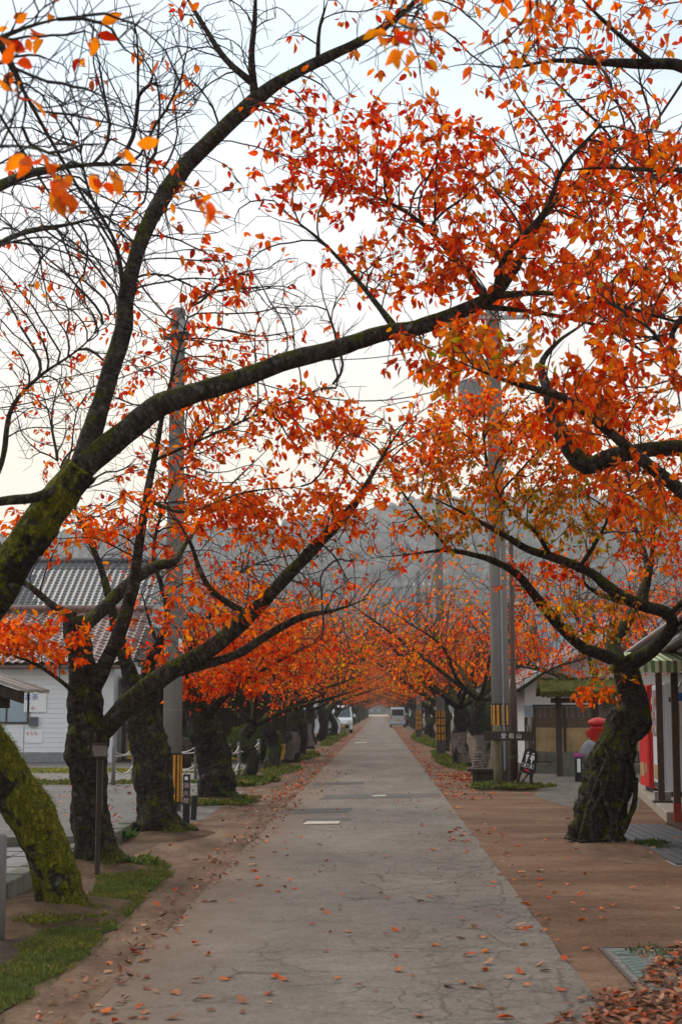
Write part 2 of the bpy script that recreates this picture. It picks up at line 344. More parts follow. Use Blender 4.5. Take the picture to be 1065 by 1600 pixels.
# ------------------------------------------------------------------ cherry trees
class Grower:
    def __init__(s, seed):
        s.rng = np.random.default_rng(seed); s.pos = []; s.par = []; s.fix = []; s.dir = []
    def limb(s, C):
        """C rows (x,y,z,r) dense; joined to the nearest node so far"""
        C = np.asarray(C)
        last = -1
        if s.pos:
            last = int(np.argmin(np.linalg.norm(np.array(s.pos) - C[0, :3], axis=1)))
        for i, c in enumerate(C):
            d = C[min(i + 1, len(C) - 1), :3] - C[max(i - 1, 0), :3]
            s.pos.append(c[:3]); s.par.append(last); s.fix.append(c[3]); s.dir.append(d / (np.linalg.norm(d) + 1e-9)); last = len(s.pos) - 1
    def grow(s, att, step=0.11, di=3.0, dk=0.15, iters=70, up=0.05, cap=14000, skip=0):
        r = s.rng; att = np.asarray(att)
        Pn = np.array(s.pos); Dn = np.array(s.dir)
        near = np.zeros(len(att), int); best = np.full(len(att), 1e9)
        usable = np.arange(len(Pn)) >= skip
        for a0 in range(0, len(att), 500):
            dd = np.linalg.norm(att[a0:a0 + 500, None] - Pn[None], axis=2); dd[:, ~usable] = 1e8
            near[a0:a0 + 500] = dd.argmin(1); best[a0:a0 + 500] = dd.min(1)
        pos = [Pn]; nd = [Dn]; par = list(s.par); N = len(Pn)
        P_all, D_all = Pn, Dn
        for it in range(iters):
            m = best < di
            if not m.any() or N > cap: break
            idx = near[m]; v = att[m] - P_all[idx]; v /= np.linalg.norm(v, axis=1, keepdims=True) + 1e-9
            uq, inv = np.unique(idx, return_inverse=True)
            acc = np.zeros((len(uq), 3)); np.add.at(acc, inv, v)
            acc /= np.linalg.norm(acc, axis=1, keepdims=True) + 1e-6
            d = acc + 0.85 * D_all[uq] + r.normal(scale=0.13, size=acc.shape); d[:, 2] += up
            d /= np.linalg.norm(d, axis=1, keepdims=True) + 1e-9
            newp = P_all[uq] + d * step * r.uniform(0.8, 1.2, (len(uq), 1))
            par += list(uq)
            P_all = np.vstack([P_all, newp]); D_all = np.vstack([D_all, d])
            ids = np.arange(N, N + len(newp)); N += len(newp)
            dd = np.linalg.norm(att[:, None] - newp[None], axis=2)
            j = dd.argmin(1); db = dd[np.arange(len(att)), j]
            upd = db < best; near[upd] = ids[j[upd]]; best[upd] = db[upd]
            keep = best > dk
            att, near, best = att[keep], near[keep], best[keep]
            if len(att) == 0: break
        nl = len(s.pos)
        s.P, s.D, s.par2 = P_all, D_all, np.array(par)
        s.nl = nl
    def twiglets(s, prob, ln, only=None):
        r = s.rng
        P0, D0, par = s.P, s.D, s.par2
        n = len(P0); c = np.arange(s.nl, n)
        c = c[r.random(len(c)) < prob]
        newP, newD, newPar = [], [], []; N = n
        side = r.normal(size=(len(c), 3))
        for q, i in enumerate(c):
            d = D0[i] * 0.6 + side[q] * 0.55; d[2] += 0.25; d /= np.linalg.norm(d)
            last = i; p = P0[i]; k = r.integers(2, 5); st = ln * r.uniform(0.5, 1.3) / k
            for j in range(k):
                d = d + r.normal(scale=0.08, size=3); d /= np.linalg.norm(d); p = p + d * st
                newP.append(p); newD.append(d); newPar.append(last); last = N; N += 1
        if newP:
            s.P = np.vstack([P0, newP]); s.D = np.vstack([D0, newD]); s.par2 = np.concatenate([par, newPar])
    def radii(s, tip=0.0031, ex=2.25):
        n = len(s.P); acc = np.zeros(n)
        for i in range(n - 1, -1, -1):
            if acc[i] == 0: acc[i] = tip ** ex
            p = s.par2[i]
            if p >= 0: acc[p] += acc[i] if i >= s.nl or True else 0
        s.R = acc ** (1 / ex)
        return s.R
    def twig_mesh(s, name, rmin=0.0):
        """all grown branches as one mesh of tapering tubes"""
        n = len(s.P); kids = [[] for _ in range(n)]
        for i in range(s.nl, n): kids[s.par2[i]].append(i)
        starts = []
        for i in range(s.nl): starts += [(i, k) for k in kids[i]]
        Vs, Fs, off = [], [], 0
        R = s.R
        st = list(starts)
        while st:
            p, c = st.pop()
            ch = [p, c]; cur = c
            while kids[cur]:
                ks = kids[cur]; m = max(ks, key=lambda k: R[k])
                st += [(cur, k) for k in ks if k != m]
                ch.append(m); cur = m
            pts = s.P[ch]; rr = R[ch].copy(); rr[0] = rr[1]
            rr[-1] *= 0.6
            if rr[1] < rmin: continue
            big = rr[1]
            sd = 8 if big > 0.03 else 5 if big > 0.012 else 4 if big > 0.006 else 3
            V, F = sweep(pts, rr, sd)
            Vs.append(V); Fs.append(F + off); off += len(V)
        return arr_mesh(name, np.vstack(Vs), np.vstack(Fs), True)

def bumpy(V, pts, rad, n, amp, sc, seed, ridge=0.0):
    """push the rings of a swept limb in and out: burls, hollows, furrows"""
    V = V.copy(); m = len(pts)
    o = Vector((seed * 3.1, seed * 1.7, seed * 0.3))
    for i in range(m):
        r = rad[i]
        for j in range(n):
            v = V[i * n + j]; d = (v - pts[i]) / (r + 1e-9)
            q = Vector(v)
            a = mnoise.noise(q * sc + o) * amp + mnoise.noise(q * sc * 2.7 + o) * amp * 0.5 + mnoise.noise(q * sc * 7 + o) * amp * 0.22
            if ridge:
                ang = j / n * 2 * math.pi
                t1 = mnoise.noise(q * 9 + o); t2 = mnoise.noise(q * 21 + o)
                a += 0.10 * (abs(t1) - 0.2) + 0.07 * (abs(t2) - 0.2)
                a += 0.2 * math.exp(-max(v[2], 0) / 0.16) * math.cos(ang * 5 + seed + 1.5 * mnoise.noise(q * 2 + o))
                k_ = mnoise.noise(q * 2.1 + o * 2); a += 0.42 * max(0, k_ - 0.28)
                a += ridge * (abs(math.sin(ang * 3.5 + 2.2 * mnoise.noise(q * 1.3 + o) + q.z * 1.1)) - 0.5)
            V[i * n + j] = v + d * r * a
    return V
def limb_object(name, C, parent, base, mat, amp=0.16, sc=5.0, seed=1, sides=None, ridge=0.0):
    pts, rad = C[:, :3], C[:, 3]
    big = rad.max()
    n = sides or (52 if big > 0.15 else 18 if big > 0.06 else 12 if big > 0.025 else 8)
    V, F = sweep(pts, rad, n)
    if amp: V = bumpy(V, pts, rad, n, amp, sc, seed, ridge)
    # close the ends
    k = len(pts)
    c0, c1 = len(V), len(V) + 1
    V = np.vstack([V - base, pts[:1] - base, pts[-1:] - base])
    T0 = [(c0, (j + 1) % n, j, j) for j in range(n)]; 
    me = bpy.data.meshes.new(name)
    fs = [tuple(map(int, f)) for f in F] + [(c0, (j + 1) % n, j) for j in range(n)] + [(c1, (k - 1) * n + j, (k - 1) * n + (j + 1) % n) for j in range(n)]
    me.from_pydata([tuple(v) for v in V], [], fs)
    me.polygons.foreach_set('use_smooth', np.ones(len(me.polygons), bool)); me.update()
    arc = np.concatenate([[0], np.cumsum(np.linalg.norm(np.diff(pts, axis=0), axis=1))]); an = np.arange(n) * 2 * math.pi / n
    bv = np.zeros((len(V), 3), np.float32)
    bv[:k * n, 0] = np.repeat(arc, n); bv[:k * n, 1] = np.tile(np.cos(an), k) * np.repeat(rad, n); bv[:k * n, 2] = np.tile(np.sin(an), k) * np.repeat(rad, n)
    at_ = me.attributes.new('grain', 'FLOAT_VECTOR', 'POINT'); at_.data.foreach_set('vector', bv.ravel())
    return link(name, me, mat, parent)

def ell(rng, c, r, n):
    v = rng.normal(size=(n, 3)); v /= np.linalg.norm(v, axis=1, keepdims=True)
    v *= rng.random((n, 1)) ** (1 / 2.4)
    return np.array(c) + v * np.array(r)

def px_limb(K, ds):
    """rows (px, py, distance, width in px) to a dense curve"""
    rows = []
    for px, py, D, w in K:
        p = P(px, py, D); rows.append((p.x, p.y, p.z, w * 0.345 * D / FPX))
    return catmull(rows, ds)

def moss_tufts(trunk, parent, n, seed, zlim=(0.05, 2.2), size=0.022, cols=((0.10, 0.12, 0.012), (0.06, 0.08, 0.012), (0.15, 0.15, 0.02)), bias=0.0):
    """short blades standing out of the bark"""
    me = trunk.data; rng = np.random.default_rng(seed)
    nv = len(me.vertices)
    co = np.empty(nv * 3, np.float32); me.vertices.foreach_get('co', co); co = co.reshape(-1, 3)
    no = np.empty(nv * 3, np.float32); me.vertices.foreach_get('normal', no); no = no.reshape(-1, 3)
    w = np.array([max(0.0, mnoise.noise(Vector(c) * 3.0 + Vector((seed, 0, 0))) + 0.12 + 0.3 * nn[2] + bias) for c, nn in zip(co, no)])
    w *= (co[:, 2] > zlim[0]) & (co[:, 2] < zlim[1])
    if w.sum() <= 0: return None
    i = rng.choice(nv, n, p=w / w.sum())
    p = co[i] + rng.normal(scale=0.014, size=(n, 3))
    a = no[i] + rng.normal(scale=0.55, size=(n, 3)); a[:, 2] += 0.15
    X, A, Z = leaf_frames(a, rng)
    c = np.array(cols)[rng.integers(0, len(cols), n)] * rng.uniform(0.6, 1.3, (n, 1))
    m2 = leaf_mesh('moss', p - 0.006 * A, X, A, Z, size * rng.uniform(0.5, 1.4, n), c, True, 0.5)
    o = link('moss', m2, M['grass'], parent); o['kind'] = 'stuff'
    return o

def near_tree(name, label, trunk, limbs, blobs, seed, mats, leaf=0.078, parts=300, group=None, mixes=None, twig=0.45, twl=0.24, wood=None, extra_trunk=None, trunk_amp=0.2, skip_trunk=True, ridge=0.1):
    base = np.array(P(*trunk[0][:3])); base[2] = 0.0
    root = empty(name, base)
    tag(root, label, 'tree', group)
    g = Grower(seed)
    C = px_limb(trunk, 0.03)
    s_flare = np.exp(-np.maximum(C[:, 2], 0) / 0.13); C[:, 3] *= (1 + 0.24 * s_flare) * 1.1
    tr = limb_object('trunk', C, root, base, mats[0], trunk_amp, 3.2, seed, ridge=ridge)
    Cs = C[::4]; g.limb(Cs); nskip = len(Cs) - 6 if skip_trunk else 0
    for i, K in enumerate(limbs):
        D = px_limb(K, 0.06)
        tt = np.linspace(0, 1, len(D)); D[:, 3] *= np.interp(tt, [0, 0.72, 1], [1, 1, 0.3])
        limb_object('limb', D, root, base, mats[1], 0.13, 6.0, seed + i)
        g.limb(D[::2])
    att = np.vstack([ell(g.rng, P(*b['c']), (b['r'][0] * b['c'][2] / FPX, b['r'][2], b['r'][1] * b['c'][2] / FPX), b['n']) for b in blobs])
    att = att[att[:, 2] > 1.4]
    g.grow(att, skip=nskip)
    g.twiglets(twig, twl); g.radii()
    tw = g.twig_mesh('branches'); tw.transform(Matrix.Translation(-Vector(base)))
    o = link('branches', tw, M['twig'], root); o['kind'] = 'stuff'
    # leaves in clusters at the thin nodes inside each blob
    thin = np.where((np.arange(len(g.P)) >= g.nl) & (g.R < 0.0085))[0]
    TP = g.P[thin]
    allp, alla, allc, allm, alll = [], [], [], [], []
    for b in blobs:
        if not b.get('L'): continue
        c = np.array(P(*b['c'])); r = np.array((b['r'][0] * b['c'][2] / FPX, b['r'][2], b['r'][1] * b['c'][2] / FPX)) * 1.12
        ins = thin[(((TP - c) / r) ** 2).sum(1) < 1]
        if len(ins) == 0: continue
        left = b['L'] * 2.2; k = max(1, int(left / 3))
        nodes = g.rng.choice(ins, k); reps = g.rng.integers(1, 6, k) if b['c'][2] > 7.6 else g.rng.integers(1, 3, k)
        nodes = np.repeat(nodes, reps)
        n = len(nodes)
        p = g.P[nodes] + g.rng.normal(scale=0.02, size=(n, 3))
        a = g.D[nodes] * 0.45 + g.rng.normal(scale=0.55, size=(n, 3)); a[:, 2] -= g.rng.uniform(0.1, 1.25, n)
        allp.append(p); alla.append(a); alll.append(leaf * g.rng.uniform(0.6, 1.2, n)); allm += [b.get('mix', 'mid')] * n
        allc.append(leaf_cols(n, b.get('mix', 'mid'), g.rng))
    p = np.vstack(allp); a = np.vstack(alla); ln = np.concatenate(alll); cc = np.vstack(allc)
    X, A, Z = leaf_frames(a, g.rng)
    p = p + A * 0.02
    q = project(p + A * ln[:, None] * 0.5)
    inv = (q[:, 0] > 4) & (q[:, 0] < 1061) & (q[:, 1] > 4)
    score = np.where(inv, ln / q[:, 2], 0)
    order = np.argsort(-score)
    single = np.zeros(len(p), bool); single[order[:parts]] = True; single &= score > 0
    rest = ~single
    me = leaf_mesh('crown', p[rest] - base, X[rest], A[rest], Z[rest], ln[rest], cc[rest])
    o = link('crown', me, M['leaf'], root); o['kind'] = 'stuff'
    for i in np.where(single)[0]:
        me = leaf_variant(allm[i], int(i) % 9)
        l = bpy.data.objects.new('leaf', me); COL.objects.link(l); l.parent = root
        R = Matrix(((X[i][0], A[i][0], Z[i][0]), (X[i][1], A[i][1], Z[i][1]), (X[i][2], A[i][2], Z[i][2]))).to_4x4()
        l.matrix_basis = Matrix.Translation(Vector(p[i] - base)) @ R @ Matrix.Scale(float(ln[i]), 4)
    return root, tr

# ------------------------------------------------------------------ the ground
def mat_road():
    m, nt, N, L, b = newmat('worn asphalt')
    tc = N.new('ShaderNodeTexCoord')
    def noise(scale, det=6, rough=0.6, vec=None, stretch=None):
        n = N.new('ShaderNodeTexNoise'); n.inputs['Scale'].default_value = scale; n.inputs['Detail'].default_value = det; n.inputs['Roughness'].default_value = rough
        if stretch:
            mp = N.new('ShaderNodeMapping'); mp.inputs['Scale'].default_value = stretch; L.new(tc.outputs['Object'], mp.inputs['Vector']); L.new(mp.outputs[0], n.inputs['Vector'])
        else: L.new(tc.outputs['Object'], n.inputs['Vector'])
        return n
    big = noise(0.55, 6, 0.6, stretch=(1.6, 0.35, 1)); fine = noise(34, 8, 0.9); mid = noise(3.2, 8, 0.8)
    r = N.new('ShaderNodeValToRGB'); r.color_ramp.elements[0].position = 0.3; r.color_ramp.elements[1].position = 0.72
    r.color_ramp.elements[0].color = (0.146, 0.119, 0.097, 1); r.color_ramp.elements[1].color = (0.232, 0.195, 0.162, 1)
    L.new(big.outputs['Fac'], r.inputs[0])
    sp = N.new('ShaderNodeMapRange'); sp.inputs['From Min'].default_value = 0.3; sp.inputs['From Max'].default_value = 0.72; sp.inputs['To Min'].default_value = 0.45; sp.inputs['To Max'].default_value = 1.6
    L.new(fine.outputs['Fac'], sp.inputs['Value'])
    sp2 = N.new('ShaderNodeMapRange'); sp2.inputs['From Min'].default_value = 0.3; sp2.inputs['From Max'].default_value = 0.7; sp2.inputs['To Min'].default_value = 0.74; sp2.inputs['To Max'].default_value = 1.22
    L.new(mid.outputs['Fac'], sp2.inputs['Value'])
    mu = N.new('ShaderNodeMath'); mu.operation = 'MULTIPLY'; L.new(sp.outputs[0], mu.inputs[0]); L.new(sp2.outputs[0], mu.inputs[1])
    sc = N.new('ShaderNodeVectorMath'); sc.operation = 'SCALE'; L.new(r.outputs[0], sc.inputs[0]); L.new(mu.outputs[0], sc.inputs['Scale'])
    # cracks: warped cell edges at two sizes, only in some places
    wp = noise(2.6, 5, 0.7); wv = N.new('ShaderNodeVectorMath'); wv.operation = 'MULTIPLY_ADD'; wv.inputs[1].default_value = (0.28, 0.28, 0)
    L.new(wp.outputs['Color'], wv.inputs[0]); L.new(tc.outputs['Object'], wv.inputs[2])
    sx = N.new('ShaderNodeSeparateXYZ'); L.new(tc.outputs['Object'], sx.inputs[0])
    masks = []
    for scale, width, soft, lo, hi, ms in ((0.8, 0.004, 0.008, 0.42, 0.50, 0.45), (2.6, 0.006, 0.018, 0.50, 0.58, 0.7), (5.5, 0.010, 0.034, 0.52, 0.60, 0.9)):
        v = N.new('ShaderNodeTexVoronoi'); v.feature = 'DISTANCE_TO_EDGE'; v.inputs['Scale'].default_value = scale
        L.new(wv.outputs[0], v.inputs['Vector'])
        c = N.new('ShaderNodeMapRange'); c.inputs['From Min'].default_value = width; c.inputs['From Max'].default_value = soft; c.inputs['To Min'].default_value = 1; c.inputs['To Max'].default_value = 0
        L.new(v.outputs['Distance'], c.inputs['Value'])
        mk = noise(ms, 3, 0.5)
        ax = N.new('ShaderNodeMath'); ax.operation = 'MULTIPLY_ADD'; ax.inputs[1].default_value = 0.075; L.new(sx.outputs['X'], ax.inputs[0]); L.new(mk.outputs['Fac'], ax.inputs[2])
        mr = N.new('ShaderNodeMapRange'); mr.inputs['From Min'].default_value = lo; mr.inputs['From Max'].default_value = hi
        L.new(ax.outputs[0], mr.inputs['Value'])
        mm = N.new('ShaderNodeMath'); mm.operation = 'MULTIPLY'; L.new(c.outputs[0], mm.inputs[0]); L.new(mr.outputs[0], mm.inputs[1]); masks.append(mm)
    mx = masks[0]
    for k in masks[1:]:
        q = N.new('ShaderNodeMath'); q.operation = 'MAXIMUM'; L.new(mx.outputs[0], q.inputs[0]); L.new(k.outputs[0], q.inputs[1]); mx = q
    cl = N.new('ShaderNodeMix'); cl.data_type = 'RGBA'; cl.inputs['B'].default_value = (0.045, 0.038, 0.030, 1)
    fm = N.new('ShaderNodeMath'); fm.operation = 'MULTIPLY'; fm.inputs[1].default_value = 0.52; L.new(mx.outputs[0], fm.inputs[0])
    # brown grit washed in from the verges
    gr = N.new('ShaderNodeMapRange'); gr.inputs['From Min'].default_value = 0.75; gr.inputs['From Max'].default_value = 1.62
    ng = N.new('ShaderNodeMath'); ng.operation = 'MULTIPLY'; ng.inputs[1].default_value = -1.0; L.new(sx.outputs['X'], ng.inputs[0])
    gn = noise(1.7, 8, 0.75); g3 = N.new('ShaderNodeMath'); g3.operation = 'MULTIPLY_ADD'; g3.inputs[1].default_value = 1.5; L.new(gn.outputs['Fac'], g3.inputs[0])
    g4 = N.new('ShaderNodeMath'); g4.operation = 'SUBTRACT'; g4.inputs[1].default_value = 0.78; L.new(ng.outputs[0], g4.inputs[0]); L.new(g4.outputs[0], g3.inputs[2]); L.new(g3.outputs[0], gr.inputs['Value'])
    g6 = N.new('ShaderNodeMath'); g6.operation = 'MULTIPLY'; g6.inputs[1].default_value = 0.75; L.new(gr.outputs[0], g6.inputs[0])
    gm = N.new('ShaderNodeMix'); gm.data_type = 'RGBA'; gm.inputs['B'].default_value = (0.175, 0.11, 0.07, 1); L.new(g6.outputs[0], gm.inputs['Factor']); L.new(sc.outputs[0], gm.inputs['A'])
    L.new(fm.outputs[0], cl.inputs['Factor']); L.new(gm.outputs['Result'], cl.inputs['A'])
    L.new(cl.outputs['Result'], b.inputs['Base Color'])
    b.inputs['Roughness'].default_value = 0.85; b.inputs['Specular IOR Level'].default_value = 0.12
    h = N.new('ShaderNodeMath'); h.operation = 'MULTIPLY_ADD'; h.inputs[1].default_value = -1.6; L.new(mx.outputs[0], h.inputs[0]); L.new(fine.outputs['Fac'], h.inputs[2])
    bp = N.new('ShaderNodeBump'); bp.inputs['Strength'].default_value = 0.6; bp.inputs['Distance'].default_value = 0.006
    L.new(h.outputs[0], bp.inputs['Height']); L.new(bp.outputs[0], b.inputs['Normal'])
    return m
M['road'] = mat_road()

def mat_ground(name, c0, c1, c2, scale=1.2, fine=60, rough=0.9, bump=0.4, stretch=(1, 1, 1), spec=0.08):
    """three tones by two noises, gritty relief"""
    m, nt, N, L, b = newmat(name)
    tc = N.new('ShaderNodeTexCoord'); mp = N.new('ShaderNodeMapping'); mp.inputs['Scale'].default_value = stretch
    L.new(tc.outputs['Object'], mp.inputs['Vector'])
    a = N.new('ShaderNodeTexNoise'); a.inputs['Scale'].default_value = scale; a.inputs['Detail'].default_value = 9; a.inputs['Roughness'].default_value = 0.68
    f = N.new('ShaderNodeTexNoise'); f.inputs['Scale'].default_value = fine; f.inputs['Detail'].default_value = 5; f.inputs['Roughness'].default_value = 0.75
    L.new(mp.outputs[0], a.inputs['Vector']); L.new(tc.outputs['Object'], f.inputs['Vector'])
    r = N.new('ShaderNodeValToRGB'); e = r.color_ramp.elements
    e[0].position = 0.32; e[0].color = (*c0, 1); e[1].position = 0.70; e[1].color = (*c2, 1); x = e.new(0.5); x.color = (*c1, 1)
    L.new(a.outputs['Fac'], r.inputs[0])
    s = N.new('ShaderNodeMapRange'); s.inputs['From Min'].default_value = 0.3; s.inputs['From Max'].default_value = 0.7; s.inputs['To Min'].default_value = 0.42; s.inputs['To Max'].default_value = 1.6
    g2 = N.new('ShaderNodeTexNoise'); g2.inputs['Scale'].default_value = 7; g2.inputs['Detail'].default_value = 6; g2.inputs['Roughness'].default_value = 0.8; L.new(tc.outputs['Object'], g2.inputs['Vector'])
    av = N.new('ShaderNodeMath'); av.operation = 'MULTIPLY_ADD'; av.inputs[1].default_value = 0.45; L.new(g2.outputs['Fac'], av.inputs[0])
    a5 = N.new('ShaderNodeMath'); a5.operation = 'MULTIPLY'; a5.inputs[1].default_value = 0.55; L.new(f.outputs['Fac'], a5.inputs[0]); L.new(a5.outputs[0], av.inputs[2])
    L.new(av.outputs[0], s.inputs['Value'])
    v = N.new('ShaderNodeVectorMath'); v.operation = 'SCALE'; L.new(r.outputs[0], v.inputs[0]); L.new(s.outputs[0], v.inputs['Scale'])
    L.new(v.outputs[0], b.inputs['Base Color']); b.inputs['Roughness'].default_value = rough; b.inputs['Specular IOR Level'].default_value = spec
    bp = N.new('ShaderNodeBump'); bp.inputs['Strength'].default_value = bump; bp.inputs['Distance'].default_value = 0.02
    L.new(f.outputs['Fac'], bp.inputs['Height']); L.new(bp.outputs[0], b.inputs['Normal'])
    return m
M['earth'] = mat_ground('trodden earth', (0.065, 0.043, 0.029), (0.105, 0.070, 0.047), (0.14, 0.10, 0.072), 0.9, 45)
M['brown'] = mat_ground('red brown pavement', (0.088, 0.048, 0.028), (0.142, 0.080, 0.048), (0.220, 0.136, 0.086), 0.75, 26, 0.85, 0.3, (0.6, 1.1, 1), 0.08)
M['brown_left'] = mat_ground('red brown verge', (0.072, 0.045, 0.028), (0.140, 0.086, 0.055), (0.235, 0.155, 0.104), 1.1, 26, 0.85, 0.4, (1.6, 0.6, 1), 0.08)
M['drive'] = mat_ground('grey lane asphalt', (0.105, 0.098, 0.092), (0.145, 0.135, 0.125), (0.18, 0.168, 0.155), 0.7, 90, 0.8, 0.3)
M['gravel'] = mat_ground('gravel', (0.13, 0.12, 0.105), (0.215, 0.20, 0.18), (0.30, 0.285, 0.26), 14, 70, 0.9, 0.9)
M['forecourt'] = mat_ground('forecourt gravel', (0.085, 0.075, 0.062), (0.135, 0.12, 0.10), (0.19, 0.172, 0.148), 3, 50, 0.9, 0.8)
M['soil'] = mat_ground('dark soil', (0.030, 0.022, 0.015), (0.055, 0.040, 0.027), (0.085, 0.064, 0.043), 3, 40, 0.95, 0.8)
M['loam'] = mat_ground('loam at tree feet', (0.05, 0.032, 0.02), (0.10, 0.064, 0.038), (0.16, 0.10, 0.06), 2.2, 40, 0.95, 0.8)
M['turf'] = mat_ground('turf under the grass', (0.035, 0.045, 0.012), (0.06, 0.075, 0.018), (0.10, 0.105, 0.03), 3, 40, 0.95, 0.7)
M['concrete'] = pmat('concrete', (0.30, 0.285, 0.26), 0.85, 0.25, 3, 0.3, 40)
M['sand'] = mat_ground('dry field', (0.30, 0.25, 0.15), (0.42, 0.35, 0.22), (0.5, 0.43, 0.28), 0.1, 6)

def sheet(name, pts, z, mat, label=None):
    m = MB(); m.add([(p[0], p[1], z) for p in pts], [tuple(range(len(pts)))])
    o = m.build(name, mat); o['kind'] = 'structure'
    if label: o['label'] = label
    return o
def wavy(x, y0, y1, n, amp, seed):
    return [(x + amp * mnoise.noise(Vector((seed, i * 0.37, 0))) + 0.5 * amp * mnoise.noise(Vector((seed, i * 1.3, 5))), y0 + (y1 - y0) * i / n) for i in range(n + 1)]
sheet('ground', [(-1500, -60), (1500, -60), (1500, 1700), (-1500, 1700)], 0.0, M['earth'])
# paved verges beside the road, and the road itself with a slightly frayed edge
RL, RR = -1.56, 1.2
sheet('pavement_left', [(RL, -6), (RL, 420)] + wavy(-2.75, -6, 420, 260, 0.45, 3.3)[::-1], 0.004, M['brown_left'], 'red brown paved strip between the road and the left trees')
sheet('pavement_right', wavy(2.35, 31, 420, 200, 0.4, 8.1)[::-1] + [(6.2, 30.5), (6.8, 24), (3.95, 22.2), (3.95, 16.2), (8, 14), (8, -6), (RR, -6), (RR, 420)], 0.004, M['brown'], 'red brown pavement right of the road')
sheet('road', wavy(RL, -6, 430, 900, 0.05, 1.1) + wavy(RR, -6, 430, 900, 0.03, 2.2)[::-1], 0.008, M['road'], 'straight grey asphalt road strewn with leaves')
sheet('field', [(-60, 431), (60, 431), (60, 560), (-60, 560)], 0.02, M['sand'], 'pale dry field where the road ends')
# left side: lane, gravel strip, farther lane before the houses
sheet('side_lane', [(-40, 21.5), (-3.3, 19.8), (-2.6, 23), (-2.7, 31), (-4, 33.0), (-40, 33.0)], 0.006, M['drive'], 'grey side lane joining from the left')
sheet('gravel_strip', [(-40, 33.2), (-3.6, 33.2), (-3.6, 43.0), (-40, 43.0)], 0.003, M['gravel'])
sheet('back_lane', [(-60, 43.4), (-3.9, 43.4), (-3.9, 47.4), (-60, 47.4)], 0.005, M['drive'])
sheet('forecourt', [(3.1, 26.2), (4.2, 25.4), (4.75, 28.6), (5.4, 31), (7.5, 33), (7.0, 39.8), (3.6, 39.5), (3.2, 36), (3.6, 33.2), (3.2, 31.5), (2.9, 29.5)], 0.007, M['forecourt'], 'grey gravel forecourt before the wooden fence')

# patched trenches across the road and a pale cover plate
M['patch'] = mat_ground('dark asphalt patch', (0.085, 0.078, 0.070), (0.115, 0.105, 0.094), (0.14, 0.128, 0.115), 2, 90, 0.8, 0.3)
M['patch_pale'] = mat_ground('pale asphalt patch', (0.18, 0.162, 0.142), (0.22, 0.2, 0.175), (0.25, 0.23, 0.205), 2, 90, 0.8, 0.3)
def patch(name, quad, mat, label):
    pts = [G(*q) for q in quad]
    o = sheet(name, [(p.x, p.y) for p in pts], 0.016 if 'mark' in label else 0.012, mat, label)
    return o
patch('road_patch', [(498, 1250), (692, 1246), (685, 1240), (510, 1243)], M['patch'], 'dark repaired trench across the whole road')
patch('road_patch', [(432, 1273), (545, 1270), (552, 1263), (452, 1266)], M['patch'], 'dark repaired patch at the left road edge')
patch('road_patch', [(487, 1228), (566, 1226), (570, 1222), (498, 1224)], M['patch'], 'thin dark patch farther along the road')
patch('road_patch', [(470, 1285), (548, 1283), (549, 1279), (480, 1280)], M['patch'], 'dark repair beside the pale cover plate')
pts = [G(473, 1290), G(529, 1289), G(532, 1285), G(479, 1285.5)]
cp = MB()
cp.add([(p.x, p.y, 0.013) for p in pts] + [(p.x, p.y, 0.022) for p in pts], [(4, 5, 6, 7), (0, 1, 5, 4), (1, 2, 6, 5), (2, 3, 7, 6), (3, 0, 4, 7)])
o = cp.build('cover_plate', pmat('cream plate paint', (0.48, 0.41, 0.31), 0.7, 0.3, 12, 0.2))
tag(o, 'small cream rectangular cover plate set flush in the grey road', 'cover plate')
patch('road_patch', [(580, 1245.3), (602, 1244.8), (603, 1243.3), (583, 1243.8)], pmat('pale road paint', (0.5, 0.45, 0.36), 0.7, 0.3, 12), 'short pale paint mark on the repaired trench')
patch('road_patch', [(553, 1161.5), (572, 1161), (573, 1159.8), (556, 1160.2)], pmat('far road paint', (0.45, 0.42, 0.36), 0.7, 0.3, 12), 'short pale mark far along the road')
# joints in the right pavement: narrow grooves between poured bays
M['joint'] = pmat('pavement joint', (0.085, 0.055, 0.038), 0.9, 0.3, 10)
for yy in (15.3, 22.4):
    sheet('pavement_joint', [(RR + 0.02, yy), (RR + 0.02, yy + 0.02), (3.0 if yy > 16 else 5.5, yy + 0.06), (3.0 if yy > 16 else 5.5, yy + 0.04)], 0.0075, M['joint'])

# mounds of soil at tree feet
def mound(cx, cy, rx, ry, h, mat, seed, name='soil_mound'):
    n, k = 40, 9; V = [(cx, cy, h)]; F = []
    for j in range(1, k + 1):
        t = j / k
        for i in range(n):
            a = 2 * math.pi * i / n
            w = 1 + 0.22 * mnoise.noise(Vector((math.cos(a) * 1.7 + seed, math.sin(a) * 1.7, 0)))
            x, y = cx + rx * t * w * math.cos(a), cy + ry * t * w * math.sin(a)
            z = h * (1 - t * t) ** 1.3 + 0.25 * h * mnoise.noise(Vector((x * 6, y * 6, seed))) * (1 - t) - (0.02 if j == k else 0)
            V.append((x, y, max(z, -0.03) + (0.009 if j < k else 0)))
    for i in range(n): F.append((0, 1 + i, 1 + (i + 1) % n))
    for j in range(k - 1):
        for i in range(n):
            a, b = 1 + j * n + i, 1 + j * n + (i + 1) % n; F.append((a, a + n, b + n, b))
    m = MB(); m.add(V, F); o = m.build(name, mat, smooth=True); o['kind'] = 'structure'; return o
mound(-2.67, 12.4, 0.75, 1.3, 0.10, M['loam'], 1)
mound(-2.95, 16.0, 0.7, 1.2, 0.09, M['loam'], 2)
mound(-2.82, 20.2, 0.75, 1.3, 0.07, M['loam'], 3)
mound(-2.85, 27.3, 0.75, 1.2, 0.10, M['loam'], 4)
mound(2.78, 18.3, 0.55, 1.9, 0.03, M['brown_left'], 5)
mound(2.55, 32.3, 0.8, 0.9, 0.08, M['soil'], 6)

